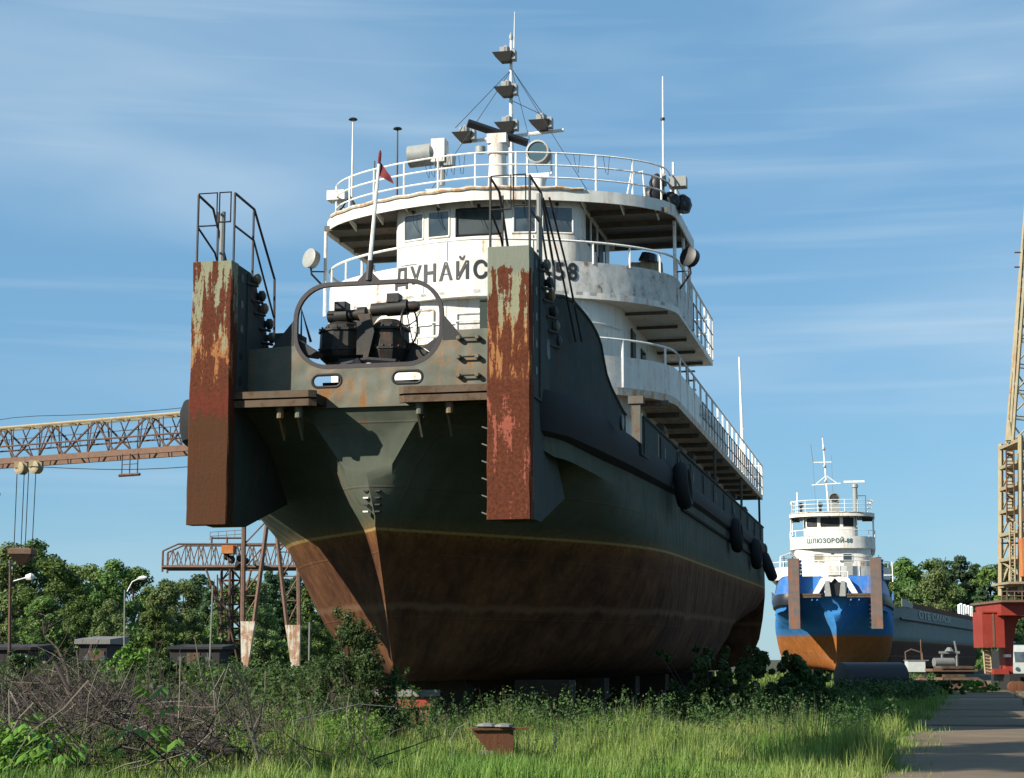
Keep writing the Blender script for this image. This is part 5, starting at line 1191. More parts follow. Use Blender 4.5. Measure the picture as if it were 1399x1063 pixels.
# 3: portal crane at the right edge
YP = 84.0
pc0 = wp_(1372, 943, YP)
pcr = thing('portal_crane', 'portal crane at the right edge with red portal leg and box and pale lattice tower', 'crane', (pc0.x, pc0.y, GZ))
PO = Vector((pc0.x, pc0.y, GZ)); q = lambda px, py, dy=0: wp_(px, py, YP) - PO + Vector((0, dy, 0))
def qbox(px0, px1, py0, py1, y0, y1, name, mat, par=None):
    a = q(px0, py1); b = q(px1, py0); return MB().box(a.x, b.x, y0, y1, a.z, b.z).build(name, mat, par or pcr)
e = qbox(1333.5, 1361, 838, 885, -1.3, 0.4, 'machinery_box', 'red')
qbox(1332, 1362.5, 836.5, 838.2, -1.36, 0.45, 'box_lid', 'red', e); qbox(1347, 1347.6, 839, 884, -1.32, -1.29, 'panel_seam', 'crane_rust', e)
a = [q(1363, 832), q(1391, 832), q(1380, 925), q(1372, 925)]
pr = MB().prism([(p.x, p.z) for p in [q(1363.5, 834), q(1372, 834), q(1381, 925), q(1371, 925)]], -0.5, 0.5, 'y')
pr.build('portal_leg', 'red', pcr)
MB().prism([(p.x, p.z) for p in [q(1369, 842), q(1399, 842), q(1388, 846), q(1384, 858), q(1381, 880), q(1380, 925), q(1375, 925)]], -0.45, 0.55, 'y').build('portal_leg_flange', 'red', pcr)
qbox(1352, 1470, 824, 842, -2, 2.5, 'portal_beam', 'red')
qbox(1348, 1470, 822, 825, -2.6, 3, 'platform', 'crane_rust')
mb = MB()
for px in (1349, 1356, 1366, 1376, 1388, 1398, 1410): mb.tube([q(px, 823, -2.5), q(px, 811, -2.5)], 0.03, 4)
for py in (811, 817): mb.tube([q(1349, py, -2.5), q(1440, py, -2.5)], 0.03, 4)
mb.build('platform_rail', 'crane_rust', pcr)
qbox(1367, 1380, 921, 943, -1.6, 1.6, 'wheel_bogie', 'dark')
for dx in (0, 1): 
    c = q(1370 + dx * 8, 938, -1.7); MB().lathe([(0.28, 0), (0.28, 0.3), (0.1, 0.33)], tuple(c), (0, -1, 0), 14).build('wheel', 'rust', pcr, True)
ld = MB()
ld.tube([q(1341, 884, -0.3), q(1344, 920, -0.3)], 0.05, 4).tube([q(1350, 884, -0.3), q(1353, 920, -0.3)], 0.05, 4)
for k in range(8): ld.tube([q(1341 + k * 0.4, 886 + k * 4.4, -0.3), q(1350.5 + k * 0.4, 888 + k * 4.4, -0.3)], 0.05, 4)
ld.build('ladder', 'crane_pale', pcr)
qbox(1367, 1375, 894, 898, -0.8, -0.5, 'leg_lamp', 'rail'); qbox(1352, 1372, 914, 921, -0.8, 0.8, 'sill_beam', 'red')
# slewing tower (stands on the portal beam)
ctr = Vector((q(1404, 800).x, 0.5, 0))
for i_, (py, lab) in enumerate(((799, 0), (763, 0), (728, 0), (696, 0), (664, 0), (634, 0), (606, 0))):
    xa = 1382 - 0 * i_; c = q(1382, py)
    MB().box(q(1380, py).x, q(1432, py).x, -1.5, 2.0, c.z - 0.08, c.z + 0.08).build('tower_floor', 'crane_pale', pcr)
twr = MB()
for px in (1382.5, 1397, 1420):
    for y in (-1.45, 1.95): member(pcr, q(px, 812, y), q(px, 600, y), 0.13, 'crane_pale', 'tower_column', 4)
lv = [799, 763, 728, 696, 664, 634, 606]
for a_, b_ in zip(lv, lv[1:]):
    member(pcr, q(1382.5, a_, -1.45), q(1397, b_, -1.45), 0.07, 'crane_pale'); member(pcr, q(1397, a_, -1.45), q(1420, b_, -1.45), 0.07, 'crane_pale'); member(pcr, q(1382.5, a_, 1.95), q(1397, b_, 1.95), 0.07, 'crane_pale'); member(pcr, q(1397, a_, -1.45), q(1382.5, b_, 1.95), 0.06, 'crane_pale')
qbox(1381, 1425, 739, 790, -2.0, -1.5, 'rusty_cab', 'yellow_rust'); qbox(1385, 1400, 770, 782, -2.05, -2.0, 'cab_hole', 'dark')
qbox(1384, 1425, 697, 716, -1.6, -1.5, 'panel', 'crane_rust'); qbox(1388, 1410, 792, 806, -1.2, 1.2, 'slewing_ring', 'dark'); qbox(1362, 1386, 797, 800, -2, 1, 'gallery', 'crane_pale')
for x0, x1, ya, yb in ((1366.5, 1373, 798, 718), (1362, 1372, 716, 620)):
    ld = MB().tube([q(x0 + 1, ya, -1.6), q(x0, yb, -1.6)], 0.04, 4).tube([q(x1 + 1, ya, -1.6), q(x1, yb, -1.6)], 0.04, 4)
    k = 0; py = ya
    while py > yb: ld.tube([q(x0 + 0.5, py, -1.6), q(x1 + 0.5, py, -1.6)], 0.025, 4); py -= 4.5
    ld.build('ladder', 'crane_pale' if x0 > 1364 else 'crane_dark', pcr)
member(pcr, q(1356, 745, -1.5), q(1381, 745, -1.5), 0.04, 'dark', 'bracket'); MB().box(q(1368, 0).x, q(1384, 0).x, -1.6, -1.2, q(0, 716).z, q(0, 713).z).build('gallery', 'crane_pale', pcr)
# jib: lattice leaning up out of the frame
j0 = q(1388, 606, 0); j1 = q(1421, 190, 0)
lattice(pcr, j0 + Vector((0.3, 0.2, 0)), j1, 0.55, 0.35, 12, 'crane_pale', 'jib_chord', 0.09, 0.045, side=Vector((0, 1, 0)))
member(pcr, q(1380, 600, 0), q(1397, 340, 0), 0.09, 'crane_pale', 'jib_strut', 5); c = q(1380, 602); MB().lathe([(0.25, 0), (0.18, 0.5), (0.1, 0.9)], tuple(c), (0, 0, 1), 8).build('strut_foot', 'crane_pale', pcr, True)
for py in (345, 365): member(pcr, q(1386, py, 0), q(1402, py, 0), 0.04, 'crane_dark', 'bracket')

# ------------------------------------------------------------------ clutter beside the road
Yc = 92.0
cq = lambda px, py, Y=Yc: wp_(px, py, Y)
a = cq(1240, 903); b = cq(1264, 903)
t = thing('site_cabinet', 'white metal cabinet on a dark frame with bent wire above, before the grey barge', 'cabinet', (a.x, Yc, GZ))
wdt = b.x - a.x; z0 = cq(0, 918).z - GZ; z1 = a.z - GZ
MB().box(0, wdt, 0, 0.7, z0, z1).build('cabinet_body', 'cabwhite', t)
MB().box(-0.03, wdt + 0.18, -0.04, 0.8, z1 + 0.002, z1 + 0.05).build('lid', 'grey', t)
for x in (0, wdt): MB().box(x - 0.05, x + 0.05, 0.02, 0.1, 0, z0 - 0.01).build('leg', 'dark', t)
MB().tube([(-0.0, 0.4, z1), (-0.02, 0.4, z1 + 0.45), (0.3, 0.4, z1 + 0.6), (0.85, 0.4, z1 + 0.42), (0.88, 0.4, z1)], 0.035, 5).tube([(0.82, 0.4, z1), (0.8, 0.4, z1 + 1.1)], 0.03, 5).build('bent_wire', 'crane_rust', t)
a = cq(1287, 893)
t = thing('gallows_frame', 'bare grey steel goalpost frame with cap plate, standing by the grey barge', 'frame', (a.x, Yc, GZ)); hz = a.z - GZ; w2 = (cq(1307, 893).x - a.x)
for x in (0, w2): MB().tube([(x, 0, 0), (x, 0, hz)], 0.06, 5).build('post', 'grey', t)
MB().box(-0.15, w2 + 0.15, -0.06, 0.06, hz, hz + 0.12).lathe([(0.25, 0), (0.1, 0.2)], (w2 / 2, 0, hz + 0.12), (0, 0, 1), 8).build('crossbar', 'grey', t)
MB().tube([(w2, 0, hz + 0.1), (w2 - 0.1, 0, hz + 0.65)], 0.05, 5).build('stub', 'grey', t)
t = thing('timber_stack', 'rough stack of old sleepers and beams beside the road edge', 'timber stack', (cq(1273, 930, 82).x, 82, GZ), 0.1)
for k_ in range(9):
    MB().box(0.1 + rr.uniform(-.3, .4), 1.7 + rr.uniform(-.7, .3), -0.5 + rr.uniform(-.3, .2), 0.4, 0.03 + k_ * 0.13, 0.15 + k_ * 0.13).build('beam', ('block', 'crane_rust', 'timber')[k_ % 3], t)
tag(MB().tube([(cq(1276, 905, 84).x, 84, cq(0, 905, 84).z), (cq(1304, 905, 84).x, 84.2, cq(0, 905, 84).z)], 0.22, 10).build('steel_roll', 'grey', None, True), 'grey roll of pipe lying on top of the stacked beams', 'pipe')
for i, (px, py, s_, mm, lab) in enumerate(((1258, 928, 0.5, 'crane_rust', 'brown rusty angular scrap piece below the white cabinet'), (1248, 938, 0.42, 'dark', 'dark scrap lump left of the beams, deep in the grass'), (1262, 937, 0.22, 'cabwhite', 'small round white can in the scrap below the cabinet'), (1318, 925, 0.45, 'dark', 'dark machine part right of the stacked beams'), (1338, 930, 0.4, 'crane_dark', 'brown scrap part before the red crane ladder'))):
    Y = 80 + i; c = cq(px, py, Y); c.z = GZ + s_ * 0.7
    mb = MB(); mb.lathe([(s_ * 0.5, -s_ * 0.7), (s_, -s_ * 0.3), (s_ * 0.85, s_ * 0.35), (s_ * 0.3, s_ * 0.75)], tuple(c), (0.2 * math.sin(i), 0.1, 1), 7 if i != 2 else 14)
    tag(mb.build('scrap_piece', mm, None), lab, 'scrap')
t = thing('parked_truck', 'pale truck cab seen past the red crane leg at the right edge', 'truck', (cq(1408, 940, 100).x, 100, GZ + 0.1), 0)
MB().prism([(0, 0.5), (0, 1.2), (0.25, 2.15), (1.7, 2.2), (1.75, 0.5)], -0.95, 0.95, 'x').build('cab', 'cabwhite', t)
MB().prism([(-0.006, 1.22), (0.22, 2.02), (0.27, 2.02), (0.05, 1.22)], -0.8, 0.8, 'x').build('windscreen', 'glass', t)
MB().box(-1.0, 1.0, -0.12, 0.02, 0.4, 0.6).build('bumper', 'dark', t)
for x in (-0.7, 0.7): MB().lathe([(0.12, 0), (0.1, 0.05)], (x, -0.02, 0.85), (0, -1, 0), 10).build('headlight', 'lens', t)
for x in (-0.98, 0.72): 
    for y in (0.9, 4.2): MB().lathe([(0.3, 0), (0.42, 0.03), (0.42, 0.23), (0.3, 0.26)], (x, y, 0.32), (1, 0, 0), 14).build('wheel', 'rubber', t, True)
MB().box(-1.05, 1.05, 1.9, 5.5, 0.75, 1.9).build('load_bed', 'dark', t)

# ------------------------------------------------------------------ sheds, lamps on the left
def shed(px0, px1, pyt, Y, depth, label, rm, zroof=0.18):
    a = wp_(px0, pyt, Y); b = wp_(px1, pyt, Y); t = thing('shed', label, 'shed', (a.x, Y, GZ)); L = b.x - a.x; h = a.z - GZ
    MB().box(0, L, 0, depth, 0, h).build('wall', 'brick', t)
    MB().prism([(-0.25, h + 0.002), (depth + 0.3, h + 0.002), (depth + 0.3, h + zroof + 0.25), (-0.25, h + zroof)], -0.25, L + 0.25, 'x').build('roof', rm, t)
    d = MB().box(L * 0.35, L * 0.35 + 1.0, -0.06, -0.005, 0, 2.0).build('door', 'crane_dark', t)
    for x in (0.15, 0.7):
        f_ = MB().box(L * x, L * x + 0.5, -0.05, -0.005, 1.3, 1.75).build('window', 'dark', t); MB().box(L * x + 0.07, L * x + 0.43, -0.07, -0.052, 1.37, 1.68).build('pane', 'glass', f_)
    return t
shed(-60, 38, 888, 118, 6, 'low dark shed with flat roof at the left edge below the trees', 'brick')
shed(108, 146, 880, 112, 5, 'small dark hut with pale roof slab behind the brush pile', 'roofing', 0.3)
shed(232, 300, 887, 140, 6, 'long low dark shed behind the lower crane tower', 'brick')
t = tag(MB().box(wp_(20, 905, 105).x, wp_(36, 905, 105).x, 105, 106, GZ, wp_(0, 896, 105).z).build('metal_crate', 'cabwhite', None), 'pale blue metal crate in front of the left shed', 'crate')
for px, pyt, Y, lx, label in ((14, 765, 100, 1.2, 'tall dark lamp post with a small side lamp by the left edge'), (170.5, 806, 110, 1.0, 'thin pale lamp post with small hooked lamp before the trees')):
    a = wp_(px, pyt, Y); b = wp_(px, 905, Y); t = thing('lamp_post', label, 'lamp post', (b.x, Y, GZ), 0, 'lamp posts on the left')
    h = a.z - GZ
    MB().tube([(0, 0, 0), (a.x - b.x, 0, h)], 0.11 if px < 50 else 0.07, 7, 0.07 if px < 50 else 0.05).build('pole', 'crane_dark' if px < 50 else 'roofing', t, True)
    if px < 50:
        MB().tube([(0, 0, h - 1.2), (0.7, 0, h - 1.0)], 0.04, 5).lathe([(0.16, 0), (0.22, 0.3), (0.1, 0.45)], (0.7, 0, h - 1.0), (1, 0, 0.15), 8).build('lamp_head', 'rail', t, True)
    else:
        MB().tube([(0, 0, h - 0.1), (0.3, 0, h + 0.5), (0.8, 0, h + 0.75)], 0.035, 5).lathe([(0.1, 0), (0.14, 0.3), (0.06, 0.5)], (0.7, 0, h + 0.72), (1, 0, 0.1), 8).build('lamp_head', 'rail', t, True)
a = wp_(289, 800, 135); tag(MB().tube([(a.x, 135, GZ), (a.x + 0.1, 135, a.z)], 0.07, 6).build('pole', 'roofing', None, True), 'bare pale pole left of the lower crane tower', 'pole')
a = wp_(423, 850, 120); tag(MB().tube([(a.x, 120, GZ), (a.x, 120, a.z)], 0.06, 6).build('pole', 'roofing', None, True), 'thin bare pole between the right white crane foot and the bush', 'pole')
tag(MB().box(wp_(375, 0, 75).x, wp_(418, 0, 75).x, 75, 76.5, GZ, GZ + 0.55).box(wp_(380, 0, 75).x, wp_(410, 0, 75).x, 74.8, 75.5, GZ + 0.55, GZ + 0.8).build('brick_pile', 'crane_rust', None), 'low heap of red brick rubble before the right white crane foot', 'rubble heap')

# ------------------------------------------------------------------ trees and bushes
def leaf_cloud(name, centers, radii, nleaf, size, mat, seed, parent=None, flat=1.0, droop=0.0, kind=None, surf=0.55, aspect=0.6):
    """many small leaf faces spread round a set of clump centres"""
    g = np.random.default_rng(seed); C = np.array(centers, float); Rr = np.array(radii, float)
    w_ = Rr ** 2; idx = g.choice(len(C), nleaf, p=w_ / w_.sum())
    d = g.normal(size=(nleaf, 3)); d /= np.linalg.norm(d, axis=1)[:, None]
    rad = (g.random(nleaf) ** surf)[:, None] * Rr[idx][:, None]
    P = C[idx] + d * rad * np.array([1, 1, flat])
    n = d + g.normal(scale=0.7, size=(nleaf, 3)); n[:, 2] += 0.4; n /= np.linalg.norm(n, axis=1)[:, None]
    a = np.cross(n, g.normal(size=(nleaf, 3))); a /= np.linalg.norm(a, axis=1)[:, None]; a[:, 2] -= droop; b = np.cross(n, a)
    s = size * g.uniform(0.55, 1.25, nleaf)[:, None]
    V = np.stack([P - a * s, P + b * s * aspect + n * s * 0.15, P + a * s, P - b * s * aspect + n * s * 0.15], 1).reshape(-1, 3)
    F = np.arange(nleaf * 4).reshape(-1, 4)
    tone = np.repeat(np.clip(g.normal(0.45, 0.25, nleaf) + 0.2 * (g.random(len(C))[idx] - 0.5), 0, 1), 4)
    return arr_mesh(name, V, F, mat, tone, kind, parent=parent)
def tree_mesh(kind_, seed, H):
    g = random.Random(seed); C = []; Rr = []
    trunk = MB(); top = H * 0.92
    if kind_ == 'pine':
        pts = [(0, 0, 0)] + [(g.uniform(-.1, .1) * k_, g.uniform(-.1, .1) * k_, H * k_ / 6) for k_ in range(1, 7)]
        trunk.tube(pts, 0.22, 6, 0.03)
        for k_ in range(26):
            z = H * (0.28 + 0.70 * k_ / 26); w_ = (1 - (z / H - 0.28) / 0.75) ** 0.8 * H * 0.22 + 0.15
            for j in range(4):
                a = g.uniform(0, 2 * PI); r_ = w_ * g.uniform(0.35, 1.0); C.append((r_ * math.cos(a), r_ * math.sin(a), z + g.uniform(-.3, .3) - r_ * 0.1)); Rr.append(0.35 + w_ * 0.22)
                if j == 0: trunk.tube([(0, 0, z - 0.3), C[-1]], 0.05, 4, 0.015)
    else:
        pts = [(0, 0, 0)] + [(g.uniform(-.12, .12) * k_, g.uniform(-.12, .12) * k_, H * 0.75 * k_ / 5) for k_ in range(1, 6)]
        trunk.tube(pts, 0.26, 7, 0.07)
        W = H * g.uniform(0.27, 0.36)
        for k_ in range(52):
            a = g.uniform(0, 2 * PI); t = g.random(); z = H * (0.22 + 0.76 * t)
            env = math.sin(PI * min(1, 0.18 + 0.8 * t)) ** 0.7; r_ = W * env * g.uniform(0.3, 1.0)
            C.append((r_ * math.cos(a), r_ * math.sin(a), z)); Rr.append(H * g.uniform(0.04, 0.105))
            if k_ % 3 == 0: trunk.tube([(0, 0, z * 0.75), (C[-1][0] * 0.5, C[-1][1] * 0.5, z * 0.88), C[-1]], 0.08, 4, 0.02)
    return C, Rr, trunk
def make_tree(kind_, seed, H, nleaf, size, mat, name, loc, label, group):
    t = thing(name, label, 'tree', loc, 0, group); C, Rr, tr = tree_mesh(kind_, seed, H)
    tr.build('trunk', 'bark', t, True); leaf_cloud('crown', C, Rr, nleaf, size, mat, seed, t, flat=0.8 if kind_ != 'pine' else 0.5)
    return t
protoL = {}
seen_ = {}
def tree_at(px, pyt, Y, kind_, label, group, var=0):
    n_ = seen_.get(label, 0); seen_[label] = n_ + 1
    if n_: label += ', ' + ('second', 'third', 'fourth', 'fifth')[min(3, n_ - 1)]
    H0 = 12.0; a = wp_(px, pyt, Y); H = a.z - GZ
    key = (kind_, var)
    if key not in protoL:
        km = {'broad': ('leaf', 11000, 0.19), 'pale': ('leaf_pale', 11000, 0.18), 'pine': ('pine', 12000, 0.18)}[kind_]
        t = make_tree('pine' if kind_ == 'pine' else 'broad', 31 + var * 7 + len(kind_), H0, km[1], km[2], km[0], 'pine_tree' if kind_ == 'pine' else 'broadleaf_tree', (0, 0, 0), label, group); protoL[key] = t
    else: t = clone(protoL[key])
    t['label'] = label; t['group'] = group; s_ = H / H0
    t.location = (a.x, Y, GZ - 0.1); t.rotation_euler = (0, 0, rr.uniform(0, 6.28)); t.scale = (s_ * rr.uniform(0.9, 1.15), s_ * rr.uniform(0.9, 1.15), s_)
    return t
GL = 'trees beyond the yard on the left'; GR = 'trees beyond the yard on the right'
left = [(-22, 735, 190, 'broad', 0), (18, 748, 175, 'pale', 1), (45, 741, 185, 'broad', 1), (75, 765, 170, 'broad', 2), (100, 772, 195, 'pale', 0), (128, 770, 180, 'broad', 0), (157, 768, 172, 'broad', 1), (183, 778, 190, 'broad', 2),
        (203, 803, 200, 'pale', 1), (228, 792, 185, 'pale', 0), (252, 796, 210, 'pale', 1), (272, 782, 230, 'pine', 0), (290, 790, 225, 'pine', 1), (318, 800, 205, 'broad', 2), (345, 792, 220, 'pale', 0), (368, 776, 235, 'pine', 0), (384, 772, 240, 'pine', 1), (408, 780, 236, 'pine', 2), (436, 790, 230, 'broad', 1), (468, 796, 230, 'broad', 0),
        (5, 810, 145, 'pale', 0), (60, 815, 150, 'broad', 2), (112, 818, 148, 'broad', 0), (150, 822, 142, 'pale', 1), (215, 830, 150, 'broad', 1), (262, 838, 155, 'pale', 0), (300, 835, 160, 'broad', 2), (362, 828, 150, 'pale', 1), (432, 835, 150, 'broad', 0)]
desc = {'broad': 'dark broadleaf tree', 'pale': 'paler broadleaf tree', 'pine': 'pointed pine'}
for (px, py, Y, k_, v_) in left:
    where = 'by the left edge of the photo' if px < 50 else ('above the brush pile' if px < 130 else ('left of the lower crane' if px < 225 else ('behind the lower crane tower' if px < 335 else 'between crane legs and bow')))
    row = 'in the front row' if py > 806 else 'in the back row'
    tree_at(px, py, Y, k_, f'{desc[k_]} {row} {where}', GL, v_)
right = [(1212, 768, 235, 'pine', 0), (1232, 765, 230, 'broad', 1), (1250, 770, 240, 'pine', 1), (1268, 763, 238, 'broad', 0), (1290, 760, 230, 'pine', 2), (1312, 757, 236, 'pine', 0), (1328, 768, 240, 'pine', 1), (1352, 775, 236, 'broad', 2), (1372, 760, 235, 'pine', 2), (1394, 757, 240, 'pine', 0), (1415, 752, 240, 'pine', 1),
         (1278, 782, 200, 'pale', 1), (1222, 795, 205, 'broad', 0), (1248, 800, 208, 'pale', 0), (1305, 800, 210, 'broad', 1), (1340, 798, 215, 'pine', 2), (1385, 850, 150, 'pale', 1), (1178, 780, 240, 'broad', 2), (1200, 785, 232, 'broad', 0)]
for (px, py, Y, k_, v_) in right:
    if Y > 160: Y += 62
    where = 'just right of the blue tug' if px < 1240 else ('above the grey barge' if px < 1325 else 'behind the red crane')
    row = 'lower in the front row' if py > 778 else 'at the skyline'
    tree_at(px, py, Y, k_, f'{desc[k_]} {row} {where}', GR, v_)
# unseen tall pines added outside the frame on the left to shade the road
for i, (tx, ty, lab) in enumerate(((-18.6, 9.3, 'nearer of two unseen bare-stemmed pines added left of the camera to shade the road'), (-15.6, 14.2, 'farther of two unseen bare-stemmed pines added left of the camera to shade the road'))):
    t = thing('pine_tree', lab, 'tree', (tx, ty, GZ), 0, 'unseen pines added to shade the road'); C = []; Rr = []; tk = MB().tube([(0, 0, 0), (0.2, 0.1, 9), (0, 0, 18), (0.1, 0, 25)], 0.3, 8, 0.08)
    for k_ in range(46):
        a = rr.uniform(0, 2 * PI); z = rr.uniform(16.5, 26.5); r_ = 3.8 * rr.uniform(0.15, 1) * math.sin(PI * min(1, 0.15 + (z - 16.5) / 11)); C.append((r_ * math.cos(a), r_ * math.sin(a), z)); Rr.append(rr.uniform(0.8, 1.3)); tk.tube([(0, 0, z - 0.8), C[-1]], 0.06, 4, 0.02)
    tk.build('trunk', 'bark', t, True); leaf_cloud('crown', C, Rr, 9000, 0.22, 'pine', 77 + i, t, flat=0.6)

def bush(name, px, pyb, pyt, Y, wpx, n, size, mat, label, seed, cat='bush', group=None, shape=1.0, stems=True, zoff=0.0):
    a = wp_(px, pyt, Y); H = a.z - GZ; W = wpx / 2400 * Y / 2
    t = thing(name, label, cat, (a.x, Y, GZ - 0.03), 0, group); g = random.Random(seed); C = []; Rr = []
    for k_ in range(int(22 * shape) + 8):
        z = H * g.uniform(0.08, 0.93); e = (1 - (z / H) ** 1.6) ** 0.6; an = g.uniform(0, 2 * PI); r_ = W * e * g.uniform(0.1, 0.95)
        C.append((r_ * math.cos(an), r_ * math.sin(an), z)); Rr.append(H * g.uniform(0.04, 0.12))
    for k_ in range(14): an = g.uniform(0, 2 * PI); z = H * g.uniform(0.3, 1.04); C.append((W * g.uniform(0.5, 1.2) * math.cos(an), W * g.uniform(0.5, 1.2) * math.sin(an), z)); Rr.append(H * 0.045)
    for k_ in range(5): C.append((g.uniform(-.15, .15) * W, g.uniform(-.15, .15) * W, H * (0.75 + 0.06 * k_))); Rr.append(H * 0.06)
    if stems:
        mb = MB()
        for c in C[::2]: mb.tube([(c[0] * 0.15, c[1] * 0.15, 0), (c[0] * 0.6, c[1] * 0.6, c[2] * 0.6), c], 0.015 * H / 2, 4, 0.004)
        mb.build('stems', 'bark', t)
    leaf_cloud('foliage', C, Rr, n, size, mat, seed, t, aspect=0.5)
    return t
bush('leafy_bush', 484, 985, 838, 29.5, 118, 15000, 0.030, 'bush', 'tall leafy bush in front of the sunlit orange bow bottom', 3)
bush('leafy_bush', 535, 985, 912, 29.6, 70, 4500, 0.028, 'bush', 'lower bush just right of the tall bush under the bow', 4)
bush('leafy_bush', 440, 985, 905, 30.5, 70, 3600, 0.030, 'bush', 'lower bush left of the tall bush by the crane foot', 5)
for i, (px, pyt, Y, w_, lab) in enumerate(((965, 888, 38, 150, 'dark green maple bush in the shade under the big tug, left one'), (1030, 886, 42, 160, 'dark green bush in the shade below the stern tyres'), (1088, 897, 44, 120, 'dark bush right of the shaded bushes, before the blue tug'), (1120, 935, 41, 110, 'low shaded bush before the dark pipe'))):
    bush('leafy_bush', px, 990, pyt, Y, w_, 9500, 0.07, 'bush', lab, 20 + i)
for i, (px, pyt, Y, w_, lab, mt) in enumerate(((20, 892, 60, 120, 'wide bush at the left edge behind the brush pile', 'bush'), (175, 882, 58, 90, 'bright green bush below the thin pale lamp post', 'bright_leaf'), (235, 905, 55, 90, 'rounded bush left of the lower crane tower base', 'bush'), (290, 915, 60, 90, 'low yellow-green bush before the white-footed legs', 'bright_leaf'), (380, 905, 70, 60, 'scrubby bush between the two white crane feet', 'bush'), (120, 905, 62, 80, 'dull green bush below the small hut', 'bush'), (1288, 930, 74, 70, 'lit green bush before the stacked beams', 'bush'), (1335, 930, 78, 60, 'bright grassy bush before the red crane ladder', 'bright_leaf'))):
    bush('leafy_bush', px, 960, pyt, Y, w_, 4200, 0.085, mt, lab, 40 + i, stems=False)

g0_ = random.Random(17); cs = []
for k_ in range(260):
    u_ = g0_.uniform(-4.5, 9.5); v_ = g0_.uniform(0.3, 4.2) if u_ < 4.2 else g0_.uniform(2, 14); p = ship_pt(u_, v_, 0); cs.append((p[0], p[1], GZ + g0_.uniform(0.05, 0.75)))
o = leaf_cloud('scrub', cs, [g0_.uniform(0.14, 0.3) for _ in cs], 9000, 0.045, 'bush', 94, kind='stuff', flat=1.4, aspect=0.4); tag(o, 'shaded nettles and weeds growing under the big bow', 'scrub')
# undergrowth at the feet of the far trees, one mass on each side
for nm, x0, x1, Y0, Y1, n_, lab, sd in (('undergrowth', -70, -12, 150, 175, 26000, 'dark undergrowth along the feet of the left trees', 61), ('undergrowth', 45, 120, 255, 275, 16000, 'dark undergrowth along the feet of the right trees', 62)):
    g0_ = random.Random(sd); cs = [(g0_.uniform(x0, x1), g0_.uniform(Y0, Y1), GZ + g0_.uniform(0.3, 3.6)) for _ in range(260)]
    o = leaf_cloud(nm, cs, [g0_.uniform(0.8, 1.7) for _ in cs], n_, 0.34, 'leaf', sd, kind='stuff', flat=0.7); tag(o, lab, 'undergrowth')

g0_ = random.Random(91); cs = []
for k_ in range(420):
    Y = g0_.uniform(42, 112); px = g0_.uniform(-40, 455); cs.append(((px - 699.5) / 2400 * Y, Y, GZ + g0_.uniform(0.1, 0.5 + 0.9 * g0_.random() * (Y / 80))))
o = leaf_cloud('scrub', cs, [g0_.uniform(0.35, 0.8) for _ in cs], 42000, 0.10, 'bush', 92, kind='stuff', flat=0.8, aspect=0.45); tag(o, 'rough low scrub across the left yard behind the brush pile', 'scrub')
cs = []
for k_ in range(160):
    Y = g0_.uniform(55, 95); px = g0_.uniform(1140, 1345); X = (px - 699.5) / 2400 * Y
    if X < 4 + (Y - 22) * 0.262: cs.append((X, Y, GZ + g0_.uniform(0.05, 0.5)))
o = leaf_cloud('scrub', cs, [g0_.uniform(0.3, 0.6) for _ in cs], 15000, 0.09, 'bush', 93, kind='stuff', flat=0.8, aspect=0.45); tag(o, 'rough low scrub along the road edge before the barge', 'scrub')

# ------------------------------------------------------------------ grass, weeds, brush
def blades(name, n, region, hmin, hmax, wid, mat, seed, label, bend=0.35, tone_mu=0.5, cat='grass', nb=1):
    g = np.random.default_rng(seed); P = region(g, n); n = len(P)
    z = gh(P[:, 0], P[:, 1]) - 0.02; h = g.uniform(hmin, hmax, n) * (0.75 + 0.5 * np.sin(P[:, 0] * 1.3 + 2) ** 2 * np.cos(P[:, 1] * 0.8) ** 2)
    an = g.uniform(0, 2 * np.pi, n); bd = g.normal(0, bend, n) * h; fx = np.cos(an); fy_ = np.sin(an)
    sx = -fy_ * wid * g.uniform(0.6, 1.4, n); sy = fx * wid * g.uniform(0.6, 1.4, n)
    def lvl(t, wf):
        cx = P[:, 0] + fx * bd * t * t; cy = P[:, 1] + fy_ * bd * t * t; cz = z + h * t * (1 - 0.12 * t)
        return np.stack([cx - sx * wf, cy - sy * wf, cz], 1), np.stack([cx + sx * wf, cy + sy * wf, cz], 1)
    a0, b0 = lvl(0, 1); a1, b1 = lvl(0.55, 0.85); a2, b2 = lvl(1.0, 0.08)
    V = np.stack([a0, b0, a1, b1, a2, b2], 1).reshape(-1, 3); k = np.arange(n)[:, None] * 6
    F = np.concatenate([k + np.array([0, 1, 3, 2]), k + np.array([2, 3, 5, 4])], 0)
    tone = np.repeat(np.clip(g.normal(tone_mu, 0.25, n) + 0.25 * np.sin(P[:, 0] * 0.9 + P[:, 1] * 0.5), 0, 1), 6)
    return arr_mesh(name, V, F, mat, tone, 'stuff', label, cat)
def off_road(P): return P[P[:, 0] < 4.45 + (P[:, 1] - 22) * 0.262 + 0.15 * np.sin(P[:, 1] * 3) + 0.2 * np.sin(P[:, 1] * 0.9) - 0.1]
def reg_near(g, n):
    y = 19.5 + 15.5 * g.random(n) ** 0.9; x = (g.random(n) * 0.64 - 0.32) * y; return off_road(np.stack([x, y], 1))
def reg_tuft(g, n):
    m_ = 260; cy = 20.5 + 12 * g.random(m_); cx = (g.random(m_) * 0.6 - 0.26) * cy; i_ = g.integers(0, m_, n)
    P = off_road(np.stack([cx[i_] + g.normal(0, 0.13, n), cy[i_] + g.normal(0, 0.13, n)], 1))
    return P[~((abs(P[:, 0] + 0.2) < 0.75) & (P[:, 1] < 26.7))]
